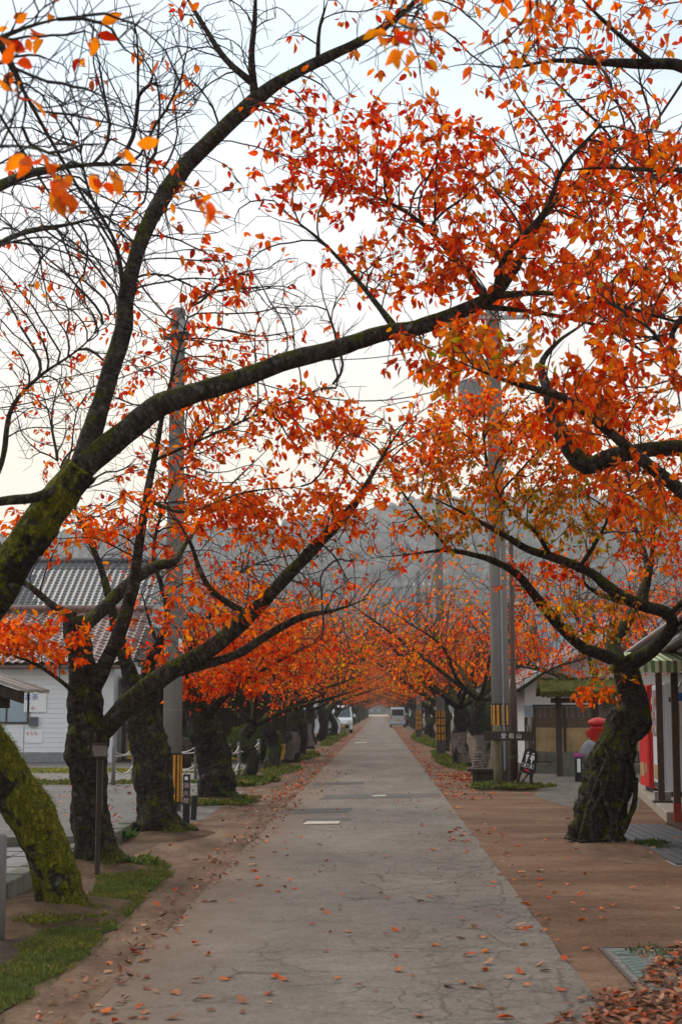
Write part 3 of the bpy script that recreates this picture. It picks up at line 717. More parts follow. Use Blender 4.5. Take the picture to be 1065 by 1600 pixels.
# ------------------------------------------------------------------ far hill, woods and haze
def hill():
    nx, ny = 90, 26; V = []; F = []
    def hz(x, y):
        t = min(1, max(0, (y - 820) / 620)); t = t * t * (3 - 2 * t)
        ridge = 168 + 20 * math.sin(x * 0.0045 + 0.6) + 16 * mnoise.noise(Vector((x * 0.004, 0.3, 0))) + 5 * mnoise.noise(Vector((x * 0.02, 4, 0))) + x * 0.012
        return ridge * t + 5 * t * mnoise.noise(Vector((x * 0.02, y * 0.02, 1))) - 1.0
    for j in range(ny):
        for i in range(nx):
            x = -1100 + 2200 * i / (nx - 1); y = 820 + 720 * j / (ny - 1); V.append((x, y, hz(x, y)))
    for j in range(ny - 1):
        for i in range(nx - 1):
            a = j * nx + i; F.append((a, a + 1, a + nx + 1, a + nx))
    m = MB(); m.add(V, F); o = m.build('hill', mat_ground('hill floor', (0.03, 0.035, 0.02), (0.045, 0.05, 0.028), (0.07, 0.06, 0.04), 0.05, 2), smooth=True)
    o['kind'] = 'structure'
    rng = np.random.default_rng(5)
    n = 11000
    x = rng.uniform(-560, 620, n); y = 820 + 620 * rng.random(n) ** 0.8
    z = np.array([hz(a, b) for a, b in zip(x, y)])
    hgt = rng.uniform(6, 13, n); con = rng.random(n) < 0.55
    Vs, Fs, Cs = [], [], []; off = 0
    for i in range(n):
        h = hgt[i]; r = h * (0.2 if con[i] else 0.36); k = 6; ph = rng.random() * 6
        prof = ((1.0, 0.12), (0.62, 0.5), (0.0, 1.0)) if con[i] else ((0.5, 0.2), (1.0, 0.55), (0.6, 0.88), (0.0, 1.0))
        vs = []
        for (rr, zz) in prof:
            for q in range(k):
                a = ph + q * 2 * math.pi / k; w = rng.uniform(0.75, 1.25)
                vs.append((x[i] + rr * r * w * math.cos(a), y[i] + rr * r * w * math.sin(a), z[i] + h * zz))
        for p in range(len(prof) - 1):
            for q in range(k):
                s = (q + 1) % k; Fs.append((off + p * k + q, off + p * k + s, off + (p + 1) * k + s, off + (p + 1) * k + q))
        Vs += vs; off += len(vs)
        c = np.array((0.07, 0.085, 0.07)) if con[i] else np.array([(0.22, 0.205, 0.19), (0.18, 0.165, 0.15), (0.15, 0.15, 0.13)][rng.integers(0, 3)])
        Cs += [c * rng.uniform(0.7, 1.3)] * len(vs)
    me = arr_mesh('hill_forest', np.array(Vs), np.array(Fs), False, np.array(Cs))
    o = link('hill_forest', me, M['grass']); tag(o, 'misty wooded hillside behind the end of the road', None, None, 'stuff')
hill()
mh, nt, N, L, b = newmat('haze')
N.remove(b); pv = N.new('ShaderNodeVolumePrincipled'); pv.inputs['Color'].default_value = (0.93, 0.95, 0.97, 1); pv.inputs['Density'].default_value = 0.00032
pv.inputs['Anisotropy'].default_value = 0.35
L.new(pv.outputs[0], N['Material Output'].inputs['Volume'])
hb = MB(); hb.box(-1600, 1600, -80, 1800, -2.5, 222)
o = hb.build('haze', mh); o['kind'] = 'stuff'; o['label'] = 'thin morning haze over the whole valley'

# ------------------------------------------------------------------ the big cherry trees
TREES = {}
def B(px, py, D, rx, ry, dd, n, L=0, mix='mid'): return dict(c=(px, py, D), r=(rx, ry, dd), n=n, L=L, mix=mix)
# nearest left tree: mossy trunk that leans out of the picture, two great limbs come back over the road
t1, tr1 = near_tree('cherry_tree', 'old cherry tree with thick bright moss leaning left, two great limbs arching over the road',
  [(106,1434,12.4,92),(97,1405,12.4,84),(82,1350,12.4,84),(54,1285,12.4,94),(12,1222,12.4,98),(-28,1160,12.3,100),(-60,1080,12.1,96),(-55,1000,11.9,90),(-12,930,11.8,86),(38,855,11.7,80),(85,790,11.7,74),(128,732,11.7,68)],
  [[(128,732,11.7,60),(150,655,11.75,47),(172,585,11.8,43),(193,512,11.85,42),(196,470,11.9,38),(215,392,12,35),(245,325,12.1,39),(285,265,12.2,42),(340,210,12.2,38),(400,155,12.3,36),(450,120,12.3,29),(510,90,12.4,25),(580,55,12.4,21),(640,10,12.5,17),(700,-50,12.5,13),(790,-120,12.6,8)],
   [(128,732,11.7,62),(190,680,11.7,57),(250,634,11.7,54),(310,612,11.75,48),(380,590,11.8,45),(450,563,11.8,42),(520,546,11.85,40),(590,523,11.9,39),(650,512,11.9,37),(720,487,12,35),(768,462,12,33),(805,415,12.1,24),(832,360,12.1,20),(872,308,12.2,17),(930,262,12.3,13),(990,215,12.4,9),(1040,190,12.5,6)],
   [(398,152,12.3,22),(393,90,12.2,15),(398,30,12.2,12),(400,-40,12.1,9)],
   [(392,128,12.3,18),(352,92,12.3,15),(318,40,12.4,12),(282,-20,12.5,9)],
   [(496,96,12.4,12),(499,45,12.3,8),(512,0,12.3,6)],
   [(775,455,12,22),(790,400,11.8,14),(850,330,11.6,12),(880,260,11.5,10),(940,190,11.4,7),(960,130,11.3,5)],
   [(760,466,12,20),(700,392,12.3,13),(640,335,12.5,9),(560,296,12.7,6),(470,262,12.8,4)],
   [(768,462,12,20),(850,458,11.7,12),(940,470,11.5,10),(1065,505,11.3,7),(1150,520,11.2,5)],
   [(740,478,12,16),(850,490,12.3,10),(960,520,12.5,8),(1050,590,12.7,6)],
   [(620,516,11.9,18),(560,440,12.2,10),(505,380,12.5,8),(430,320,12.7,5)],
   [(108,754,11.7,30),(60,776,11.5,24),(0,784,11.3,22),(-70,800,11.1,18)],
   [(196,470,11.9,16),(180,380,11.6,9),(140,300,11.4,7),(120,200,11.3,5)]],
  [B(500,245,12.4,120,105,0.8,420,330,'red'), B(640,260,12.4,130,110,0.9,420,360,'red'), B(790,300,12.2,150,130,1.0,560,460,'mid'), B(950,330,12.1,150,150,1.0,520,500,'mid'),
   B(620,420,12.3,110,70,0.7,260,170,'mid'), B(760,420,12,120,60,0.7,260,220,'mid'), B(960,470,11.8,150,70,0.9,300,330,'mid'),
   B(300,330,12.0,140,90,0.7,260,60,'mid'), B(350,90,12.2,140,110,0.8,330,26,'mid'), B(620,30,12.4,150,60,0.8,260,60,'mid'), B(330,440,12.1,90,60,0.6,160,60,'red'),
   B(700,540,11.8,120,45,0.6,200,190,'mid'), B(890,120,12.3,170,70,0.8,330,120,'mid'), B(120,240,11.7,130,140,0.9,360,16,'mid')],
  11, (M['bark_green'], M['bark']), trunk_amp=0.15)
moss_tufts(tr1, t1, 16000, 3, (0.2, 2.4), 0.009, bias=0.0, cols=((0.17, 0.17, 0.014), (0.10, 0.12, 0.012), (0.22, 0.19, 0.025)))

t2, tr2 = near_tree('cherry_tree', 'dark knobbly cherry tree behind the roofed signpost, its long right limb rising over the road',
  [(158,1356,16,92),(150,1325,16,80),(141,1270,16,70),(140,1215,16,72),(134,1160,16,84),(134,1135,16,78),(132,1090,16,64),(128,1035,16,52),(122,990,16,50),(116,965,16,40)],
  [[(155,1150,16,46),(188,1113,15.9,47),(225,1078,15.8,45),(272,1046,15.7,42),(330,1012,15.6,39),(385,966,15.5,35),(430,920,15.4,30),(475,872,15.3,28),(520,826,15.3,25),(552,790,15.2,21),(582,740,15.2,16),(612,690,15.1,11),(645,645,15,7)],
   [(262,1052,15.7,28),(312,1040,15.7,23),(370,1022,15.6,21),(430,985,15.5,19),(475,963,15.4,15),(525,953,15.3,11),(575,935,15.2,7)],
   [(400,958,15.5,20),(445,905,15.7,17),(480,865,15.8,14),(505,835,15.9,10),(520,790,16,6)],
   [(392,962,15.5,18),(360,944,15.5,15),(330,922,15.4,13),(312,890,15.4,12),(298,850,15.3,9),(270,800,15.2,6)],
   [(142,1088,16,34),(163,1042,15.9,34),(188,985,15.8,32),(206,925,15.7,29),(215,868,15.7,23),(224,810,15.6,19),(232,760,15.6,17),(245,700,15.6,14),(254,650,15.6,11),(276,560,15.6,8),(300,470,15.6,5)],
   [(124,985,16,36),(150,962,16.2,32),(178,935,16.4,30),(206,908,16.5,29),(245,884,16.7,25),(272,878,16.8,20),(290,850,17,10),(340,780,17.2,7),(420,700,17.5,5)],
   [(116,965,16,30),(88,950,16,19),(58,925,16,15),(20,890,16,12),(-20,800,16,14),(5,715,16,13),(18,640,16,11),(60,590,16,8),(130,540,16,6),(190,470,16,5)],
   [(135,1100,16,16),(100,1068,15.6,10),(60,1040,15.3,8),(10,1020,15,6)],
   [(228,780,15.6,10),(290,800,15.2,7),(380,770,14.8,5),(470,760,14.5,4)],
   [(240,720,15.6,9),(330,680,15.3,6),(420,640,15.1,5),(520,600,15,4)]],
  [B(420,800,15.2,130,50,0.7,330,420,'orange'), B(300,790,15.4,110,50,0.7,220,200,'orange'), B(420,650,15.2,130,60,0.8,300,330,'mid'), B(320,560,15.5,120,70,0.8,260,130,'red'),
   B(560,700,15.2,110,80,0.9,300,260,'mid'), B(60,1000,15.2,90,45,0.6,200,330,'orange'), B(100,830,15.4,110,45,0.6,180,210,'orange'), B(130,560,16,170,140,1.0,520,120,'red'),
   B(330,950,15.5,90,50,0.5,150,110,'orange'), B(540,800,15.2,60,60,0.6,140,90,'orange'), B(430,480,15.6,160,90,1.0,330,40,'mid'), B(480,900,15.6,140,60,0.8,260,30,'red'), B(60,420,16.2,130,120,1.0,420,20,'red'), B(280,660,15.5,80,90,0.7,160,120,'mid')],
  23, (M['bark_mossy'], M['bark']), trunk_amp=0.24)
moss_tufts(tr2, t2, 900, 5, (0.1, 2.6), 0.013, bias=-0.15)

t3, tr3 = near_tree('cherry_tree', 'stout mossy cherry tree beside the left concrete pole, fire hydrant marker at its foot',
  [(254,1310,20.2,98),(249,1285,20.2,84),(240,1245,20.2,76),(238,1195,20.2,76),(230,1150,20.2,74),(222,1115,20.2,66),(212,1085,20.2,52),(203,1055,20.2,38)],
  [[(203,1055,20.2,36),(194,1025,20.2,30),(183,985,20.2,27),(172,940,20.2,20),(155,880,20.3,14),(120,800,20.4,9),(90,720,20.5,6)],
   [(232,1115,20.2,46),(236,1075,20.1,38),(232,1045,20,30),(244,1015,19.9,22),(262,965,19.8,13),(252,915,19.7,10),(240,860,19.6,8),(260,780,19.5,6),(300,700,19.5,4)],
   [(225,1090,20.2,26),(262,1050,19.6,13),(320,1010,19.2,9),(390,960,19,6)]],
  [B(170,780,20.3,120,110,1.0,380,150,'red'), B(290,850,19.6,130,110,1.0,380,170,'red'), B(230,1000,19.6,70,50,0.6,160,90,'red'), B(330,680,19.6,110,110,1.0,330,110,'red'), B(370,950,19.2,80,50,0.6,160,90,'orange'), B(100,640,20.5,120,100,1.0,300,60,'red')],
  37, (M['bark_mossy'], M['bark_mossy']), trunk_amp=0.2, leaf=0.085)
moss_tufts(tr3, t3, 1800, 9, (1.0, 2.8), 0.014, bias=-0.15, cols=((0.09, 0.12, 0.012), (0.05, 0.08, 0.012), (0.12, 0.14, 0.02)))

t4, tr4 = near_tree('cherry_tree', 'lumpy grey green cherry trunk on a weedy mound by the rope fence',
  [(340,1255,27.4,88),(337,1235,27.4,70),(334,1195,27.4,66),(326,1160,27.4,66),(316,1130,27.4,58),(305,1105,27.4,46),(294,1082,27.4,34)],
  [[(294,1082,27.4,32),(288,1050,27.3,20),(300,1010,27.2,15),(330,960,27,10),(370,900,26.8,7)],
   [(318,1125,27.4,26),(350,1090,27,15),(390,1060,26.6,11),(440,1030,26.2,8),(500,1000,26,5)],
   [(294,1080,27.4,20),(265,1040,27.4,12),(240,990,27.4,8),(220,920,27.4,5)]],
  [B(350,1030,26.9,110,60,1.0,420,760,'mid'), B(440,1010,26.4,90,60,0.9,330,600,'mid'), B(300,930,27.2,110,70,1.0,300,150,'red'), B(420,890,26.8,130,70,1.0,380,60,'red'), B(300,1080,27,40,30,0.5,80,90,'red')],
  41, (M['bark_pale'], M['bark_mossy']), trunk_amp=0.3, parts=0, leaf=0.095, twl=0.3)
moss_tufts(tr4, t4, 2600, 12, (0.1, 2.6), 0.018, ((0.07, 0.085, 0.03), (0.05, 0.065, 0.02), (0.1, 0.11, 0.05)))

r1, trr1 = near_tree('cherry_tree', 'twisted hollow cherry trunk with climbing roots in front of the red postbox',
  [(930,1320,19.2,88),(934,1295,19.2,86),(941,1262,19.2,90),(950,1222,19.2,86),(958,1182,19.2,76),(969,1146,19.2,68),(984,1122,19.2,84),(989,1099,19.2,54),(983,1070,19.2,54),(976,1048,19.2,50),(968,1030,19.2,44)],
  [[(970,1036,19.2,34),(940,1023,19.1,27),(908,1010,19,25),(880,984,18.9,24),(850,950,18.8,23),(830,924,18.7,21),(806,896,18.6,19),(780,881,18.5,16),(748,869,18.4,13),(698,860,18.3,10),(648,865,18.2,7),(583,872,18.1,4)],
   [(976,1040,19.2,40),(1010,1021,19.1,34),(1038,995,19,31),(1050,972,18.9,29),(1036,955,18.8,28),(1008,948,18.7,27),(980,936,18.6,26),(951,919,18.5,25),(927,898,18.5,23),(898,884,18.4,21),(868,872,18.4,20),(824,858,18.3,17),(780,832,18.2,13),(735,808,18.1,10),(690,785,18,7),(630,760,17.9,4)],
   [(1004,946,18.7,18),(1012,905,18.8,14),(1019,860,18.9,11),(1022,800,19,8),(1040,730,19.1,5)],
   [(966,1036,19.2,36),(958,1002,19.5,32),(980,970,19.8,25),(1000,930,20.1,20),(1010,880,20.4,14),(980,800,20.8,10),(940,720,21.2,7)],
   [(968,940,18.6,14),(930,925,18.9,10),(910,905,19,8),(925,870,19.1,6)],
   [(1045,960,18.8,16),(1075,930,18.6,12),(1110,880,18.4,9),(1130,800,18.2,6)],
   [(700,862,18.3,8),(688,842,18.2,7),(650,800,18.1,6),(615,745,18,5),(600,700,17.9,3)],
   [(860,870,18.4,12),(835,830,18.2,9),(790,790,18,7),(760,730,17.9,5)],
   [(905,886,18.4,12),(935,840,18.1,8),(960,790,18,6),(1000,740,17.9,4)]],
  [B(800,690,18,150,80,1.1,480,900,'gold'), B(950,690,18.4,140,80,1.1,420,800,'orange'), B(680,740,18,110,80,1.0,330,430,'gold'), B(780,800,18.1,130,60,0.8,300,420,'olive'), B(930,800,18.3,130,80,0.9,330,560,'olive'),
   B(1030,840,18.7,80,90,0.8,220,360,'mid'), B(930,960,18.5,90,45,0.5,160,190,'olive'), B(850,900,18.6,80,40,0.5,120,120,'mid'), B(640,850,18.1,90,50,0.7,200,70,'red'), B(950,1060,18.9,45,28,0.35,60,46,'olive'), B(920,1085,18.8,40,16,0.3,40,46,'orange'), B(720,660,17.9,100,60,0.8,220,300,'mid')],
  53, (M['bark_mossy'], M['bark_mossy']), trunk_amp=0.24, leaf=0.078, ridge=0.22)
moss_tufts(trr1, r1, 3000, 21, (0.1, 2.6), 0.015, bias=-0.15)
# roots that climb the hollow trunk
_rng = np.random.default_rng(3)
for k, path in enumerate([[(905,1312),(920,1260),(935,1215),(950,1180)], [(925,1316),(922,1275),(940,1240),(952,1200),(945,1170)], [(950,1316),(955,1280),(942,1245),(938,1215)],
                          [(968,1312),(985,1270),(992,1230),(985,1185),(978,1150)], [(975,1312),(960,1285),(975,1245),(980,1200)], [(940,1314),(968,1290),(990,1262),(994,1215)]]):
    K = []
    for i, (px, py) in enumerate(path):
        cx = np.interp(py, [1030, 1120, 1182, 1222, 1262, 1320], [968, 982, 958, 950, 941, 930]); hw = np.interp(py, [1030, 1120, 1182, 1222, 1262, 1320], [22, 36, 38, 43, 45, 48])
        t = max(-0.98, min(0.98, (px - cx) / hw)); dep = 19.2 - math.sqrt(1 - t * t) * hw * 19.2 / FPX * 1.02
        K.append((px, py, dep, (9, 11, 9, 7, 5)[i] if i < 5 else 4))
    limb_object('root', px_limb(K, 0.04), r1, np.array(r1.location), M['bark'], 0.2, 9, 60 + k, 9)

r0, trr0 = near_tree('cherry_tree', 'cherry tree just outside the right edge, its dark limbs reaching in from the right',
  [(1165,1500,10.4,120),(1180,1440,10.4,96),(1198,1330,10.4,86),(1200,1200,10.4,84),(1188,1060,10.4,80),(1172,950,10.4,78),(1150,850,10.4,70)],
  [[(1150,850,10.4,52),(1100,795,10.3,40),(1065,768,10.2,34),(1000,716,10.1,28),(940,666,10,22),(880,622,9.9,18),(800,598,9.8,13),(740,575,9.7,9),(680,548,9.6,5)],
   [(1155,840,10.4,52),(1130,760,10.6,46),(1080,705,10.8,40),(1020,702,11,36),(960,712,11.1,40),(915,728,11.2,42),(886,694,11.2,42),(866,650,11.3,36),(856,612,11.3,26),(845,570,11.4,16),(870,535,11.5,12),(905,510,11.6,9),(960,470,11.8,5)],
   [(1150,850,10.4,54),(1165,700,10.4,46),(1170,500,10.4,42),(1150,300,10.4,38),(1115,150,10.4,34),(1065,104,10.4,30),(1000,100,10.3,25),(930,97,10.2,20),(860,95,10.1,13),(800,106,10,9),(730,100,9.9,6),(660,115,9.8,4)],
   [(1168,560,10.4,22),(1110,580,10.2,15),(1060,590,10.1,12),(1020,520,10,9),(960,480,9.9,6)],
   [(1150,320,10.4,26),(1080,270,10.2,14),(1010,265,10,11),(940,262,9.9,8),(850,270,9.8,5)],
   [(1120,160,10.4,30),(1080,-40,9.4,26),(960,-90,8.2,22),(820,-80,7.2,18),(720,-40,6.4,14),(650,10,6,8),(600,50,5.8,5)],
   [(1020,100,10.3,16),(950,40,10,10),(900,-10,9.8,8)], [(1170,540,10.4,20),(1110,480,10.6,14),(1050,520,10.8,12),(1062,640,10.9,9)]],
  [B(640,35,5.9,85,55,0.4,90,30,'gold'), B(930,60,10,140,70,0.8,330,100,'orange'), B(1000,280,10,110,110,0.8,300,190,'mid'), B(980,600,10.1,110,60,0.7,260,250,'mid'), B(760,560,9.8,110,45,0.5,160,170,'gold'),
   B(960,470,10.2,110,60,0.7,220,150,'mid'), B(900,650,10.2,70,50,0.6,120,110,'orange'), B(1000,760,10.3,80,60,0.6,130,100,'orange'), B(800,60,8,110,50,0.6,140,36,'orange')],
  61, (M['bark_green'], M['bark']), leaf=0.073, trunk_amp=0.18)
moss_tufts(trr0, r0, 2500, 31, (0.02, 1.6), 0.028)

t0, tr0 = near_tree('cherry_tree', 'cherry tree outside the left edge, nearest blurred orange leaves and bare twigs at upper left',
  [(-300,1600,7.8,150),(-320,1500,7.8,125),(-330,1350,7.8,115),(-330,1100,7.8,110),(-320,900,7.8,105),(-290,700,7.8,95)],
  [[(-290,700,7.8,70),(-230,520,7.9,56),(-160,400,8.2,48),(-80,330,8.6,36),(0,290,9,27),(60,268,9.3,20),(130,258,9.6,15),(200,258,9.8,11),(255,264,10,6)],
   [(-290,700,7.8,60),(-240,450,7.5,46),(-180,250,7.2,36),(-100,120,7,26),(0,60,6.8,16),(90,30,6.7,10),(190,20,6.6,6)],
   [(-200,300,7.3,24),(-90,250,6.2,14),(20,228,5.7,8),(110,250,5.5,6),(200,285,5.4,5),(280,305,5.4,3)],
   [(-160,400,8.2,28),(-60,420,8.8,18),(20,370,9.4,13),(110,350,10,9),(210,330,10.4,5)],
   [(0,60,6.8,10),(40,150,6.9,7),(30,220,7,5)]],
  [B(120,255,5.5,110,40,0.25,70,30,'orange'), B(330,325,5.5,60,25,0.2,36,10,'orange'), B(20,110,5.8,45,60,0.3,40,10,'orange'), B(130,120,7.3,170,130,0.8,420,16,'red'), B(120,380,9.8,170,110,0.9,420,8,'red'), B(230,140,9.8,130,120,0.9,330,6,'red'), B(60,20,6.8,110,50,0.5,120,14,'red')],
  71, (M['bark_mossy'], M['bark']), leaf=0.085)

# ------------------------------------------------------------------ the cherry rows farther along the road
def proto_tree(seed, lean=1.0, leaves=3300, mix='mid', wrap=False, h=1.7, mats=('bark_pale', 'bark_mossy'), rad=0.19, thin=False):
    rng = np.random.default_rng(seed)
    root = empty('cherry_tree', (0, 0, 0)); base = np.zeros(3)
    g = Grower(seed)
    bend = rng.uniform(-0.25, 0.25, 4)
    K = [(0, 0, -0.06, rad * 1.35), (0.02, 0, 0.15, rad * 1.05), (bend[0] * 0.7, bend[1], h * 0.4, rad * 0.95), (-0.12 + bend[2] * 0.8, bend[3], h * 0.75, rad * 0.95), (0.05 + bend[0] * 0.5, bend[1] * 0.6, h, rad * 0.8)]
    C = catmull(K, 0.09)
    limb_object('trunk', C, root, base, M[mats[0]], 0.26, 3.0, seed, 20, 0.1); g.limb(C)
    top = C[-1, :3]; nl = 6
    for i in range(nl):
        a = 2 * math.pi * (i + rng.uniform(-0.25, 0.25)) / nl
        L_ = rng.uniform(1.9, 2.9); rise = rng.uniform(0.8, 2.7)
        dx, dy = math.cos(a), math.sin(a)
        L_ *= 1.0 + 0.35 * max(0, dx) * lean
        r0 = rad * rng.uniform(0.34, 0.5)
        rows = [(*top, r0), (top[0] + dx * L_ * .3, top[1] + dy * L_ * .3, top[2] + rise * .28 + rng.uniform(-.1, .15), r0 * .75),
                (top[0] + dx * L_ * .62 + rng.uniform(-.2, .2), top[1] + dy * L_ * .62 + rng.uniform(-.2, .2), top[2] + rise * .7, r0 * .5), (top[0] + dx * L_, top[1] + dy * L_, top[2] + rise, r0 * .14)]
        D = catmull(rows, 0.12); limb_object('limb', D, root, base, M[mats[1]], 0.12, 6, seed + i, 9); g.limb(D)
    n = 760
    att = ell(rng, (0.45 * lean, 0, h + 1.95), (2.8, 2.6, 1.75), n); att = att[att[:, 2] > h + 0.1]
    g.grow(att, step=0.17, dk=0.24, iters=45, skip=len(C) - 3); g.twiglets(0.5, 0.4); g.radii(0.0042)
    me = g.twig_mesh('branches'); o = link('branches', me, M['twig'], root); o['kind'] = 'stuff'
    th = np.where((np.arange(len(g.P)) >= g.nl) & (g.R < 0.014))[0]
    # leaves gather in patches: some boughs stay bare
    w = np.array([0.06 + max(0, mnoise.noise(Vector(p) * 0.8 + Vector((seed, 0, 0))) + 0.28) for p in g.P[th]]); w *= np.interp(g.P[th][:, 2], [h + 1.2, h + 3.4], [1.0, 0.3])
    nd = rng.choice(th, leaves, p=w / w.sum()); p = g.P[nd] + rng.normal(scale=0.07, size=(leaves, 3))
    a = g.D[nd] * 0.4 + rng.normal(scale=0.6, size=(leaves, 3)); a[:, 2] -= rng.uniform(0.1, 1.1, leaves)
    X, A, Z = leaf_frames(a, rng)
    cols = leaf_cols(leaves, mix, rng)
    alt = leaf_cols(leaves, 'gold' if mix != 'red' else 'mid', rng)
    sel = np.array([mnoise.noise(Vector(q) * 0.9 + Vector((0, seed, 0))) for q in p]) > 0.15
    cols[sel] = alt[sel]
    o = link('crown', leaf_mesh('crown', p, X, A, Z, 0.115 * rng.uniform(0.6, 1.2, leaves), cols, True, 0.6), M['leaf'], root); o['kind'] = 'stuff'
    if wrap:
        m = MB(); prof = []
        for i in range(15):
            z = 0.1 + i * 0.062; c = C[np.argmin(abs(C[:, 2] - z))]
            prof.append((z, c))
        vs, fs = [], []; k = 18; rows = []
        for z, c in prof:
            for q, f in ((0, 1.10), (0.03, 1.16)):
                rows.append((c[0], c[1], z + q, c[3] * f))
        for (x, y, z, r) in rows:
            for j in range(k):
                aa = 2 * math.pi * j / k; vs.append((x + r * math.cos(aa), y + r * math.sin(aa), z + 0.012 * math.sin(aa * 2 + z * 9)))
        for i in range(len(rows) - 1):
            for j in range(k): fs.append((i * k + j, i * k + (j + 1) % k, (i + 1) * k + (j + 1) % k, (i + 1) * k + j))
        m.add(vs, fs); m.build('trunk_wrap', M['wrap'], root)
    return root
M['wrap'] = pmat('grey winding cloth', (0.15, 0.125, 0.11), 0.9, 0.45, 9, 0.4, 60)
protos = [proto_tree(201, 1.0, 2000, 'mid'), proto_tree(202, 1.0, 2000, 'orange'), proto_tree(203, 1.0, 1500, 'red', False, 1.9), proto_tree(204, 1.0, 2000, 'gold', False, 1.6), proto_tree(205, 1.1, 2000, 'orange', False, 2.0, rad=0.23)]
wrapped = [proto_tree(206, 1.0, 2100, 'mid', True, 1.7, rad=0.2), proto_tree(207, 1.0, 2100, 'orange', True, 1.8, rad=0.17)]
used = set()
def place(pr, x, y, rz, sc, label, group):
    k = pr.name
    o = pr if k not in used else copy_tree(pr)
    used.add(k)
    o.location = (x, y, 0); o.rotation_euler = (0, 0, rz); o.scale = (sc, sc, sc)
    tag(o, label, 'tree', group)
    return o
rr = random.Random(4)
near_left = [(0, -3.0, 35.5, 'small bent cherry tree in a clump of weeds, left row'), (3, -2.97, 42.7, 'curved mossy cherry tree beside the first cloth wrapped trunk, left row'), ('w0', -2.75, 48, 'cherry tree with lower trunk wound in grey cloth, left of the road, nearer one'),
             (4, -2.9, 55, 'thick straight grey green cherry trunk in the left row'), ('w1', -2.95, 65, 'cherry tree with brown grey cloth winding, left row, farther one')]
near_right = [('w1', 2.45, 38, 'cherry tree with low cloth winding beside the wooden name board'), ('w0', 2.42, 45, 'cherry tree wound in grey cloth, second from the wooden name board'), (2, 2.75, 54, 'leaning cherry tree by the near yellow striped pole guard'),
              (1, 2.6, 62, 'cherry tree behind the near yellow striped pole guard')]
for i, x, y, lab in near_left + near_right:
    pr = wrapped[int(i[1])] if isinstance(i, str) else protos[i]
    place(pr, x, y, (0 if x < 0 else math.pi) + rr.uniform(-0.4, 0.4), 0.75 if 'small' in lab else rr.uniform(0.95, 1.08), lab, 'cherry trees lining the road')
ORD = ['first', 'second', 'third', 'fourth', 'fifth', 'sixth', 'seventh', 'eighth', 'ninth']
for side in (-1, 1):
    y = 73 if side < 0 else 70; k = 0
    while y < 400:
        place(protos[(k * 3 + (1 if side < 0 else 4)) % 5], side * rr.uniform(2.75, 3.3), y, (0 if side < 0 else math.pi) + rr.uniform(-0.6, 0.6), rr.uniform(0.9, 1.15) * (1.12 if y > 200 else 1),
              ('cherry tree in the %s avenue row, %s one beyond the trunks wound in cloth' % ('left' if side < 0 else 'right', ORD[k]) if k < 9 else 'cherry tree in the farthest hazy part of the %s avenue row' % ('left' if side < 0 else 'right')), 'far avenue cherries on the %s' % ('left' if side < 0 else 'right'))
        y += rr.uniform(6.5, 9.5) * (1 + y / 400); k += 1
place(protos[0], 6.4, 43, 2.2, 1.15, 'red cherry tree behind the wooden fence on the right', 'cherry trees lining the road')
place(protos[2], 9.5, 52, 1.0, 1.25, 'deep red cherry tree before the blue metal roof on the right', 'cherry trees lining the road')
place(protos[2], -5.6, 58, 0.5, 1.2, 'half bare cherry tree behind the left row by the hedge', 'cherry trees lining the road')

# ------------------------------------------------------------------ buildings on the left
M['white_wall'] = pmat('white siding', (0.72, 0.75, 0.78), 0.6, 0.08, 2, 0.25, 60)
M['plaster'] = pmat('pale plaster', (0.56, 0.57, 0.58), 0.8, 0.12, 1.5)
M['base_concrete'] = pmat('foundation concrete', (0.24, 0.25, 0.26), 0.85, 0.25, 3, 0.2)
M['dark_metal'] = pmat('dark metal', (0.05, 0.045, 0.04), 0.5, 0.2, 6)
M['glass'] = pmat('window glass', (0.24, 0.33, 0.40), 0.08, 0.15, 0.7, spec=0.6)
M['tile_red'] = pmat('red brown glazed tile', (0.26, 0.105, 0.075), 0.28, 0.35, 5, spec=0.6)
M['tile_rust'] = pmat('dull red brown tile', (0.15, 0.075, 0.058), 0.35, 0.4, 3, spec=0.5)
M['tile_grey'] = pmat('grey glazed tile', (0.065, 0.067, 0.072), 0.4, 0.35, 5, spec=0.6)
M['tile_brown'] = pmat('dark brown tile', (0.09, 0.07, 0.06), 0.3, 0.3, 5, spec=0.6)
M['wood_grey'] = pmat('weathered boards', (0.17, 0.155, 0.145), 0.85, 0.35, 4, 0.3, 30, stretch=(6, 6, 0.5))
M['wood_dark'] = pmat('dark old timber', (0.05, 0.036, 0.026), 0.8, 0.4, 4, 0.3, 30, stretch=(6, 6, 0.6))
M['wood_brown'] = pmat('brown boards', (0.105, 0.072, 0.048), 0.8, 0.35, 4, 0.3, 30, stretch=(6, 6, 0.6))
M['tan'] = pmat('stained tan board', (0.34, 0.24, 0.115), 0.75, 0.45, 3, 0.2, 20, stretch=(1, 1, 0.6))
M['yellow'] = pmat('yellow panel', (0.55, 0.33, 0.04), 0.6, 0.15, 3)

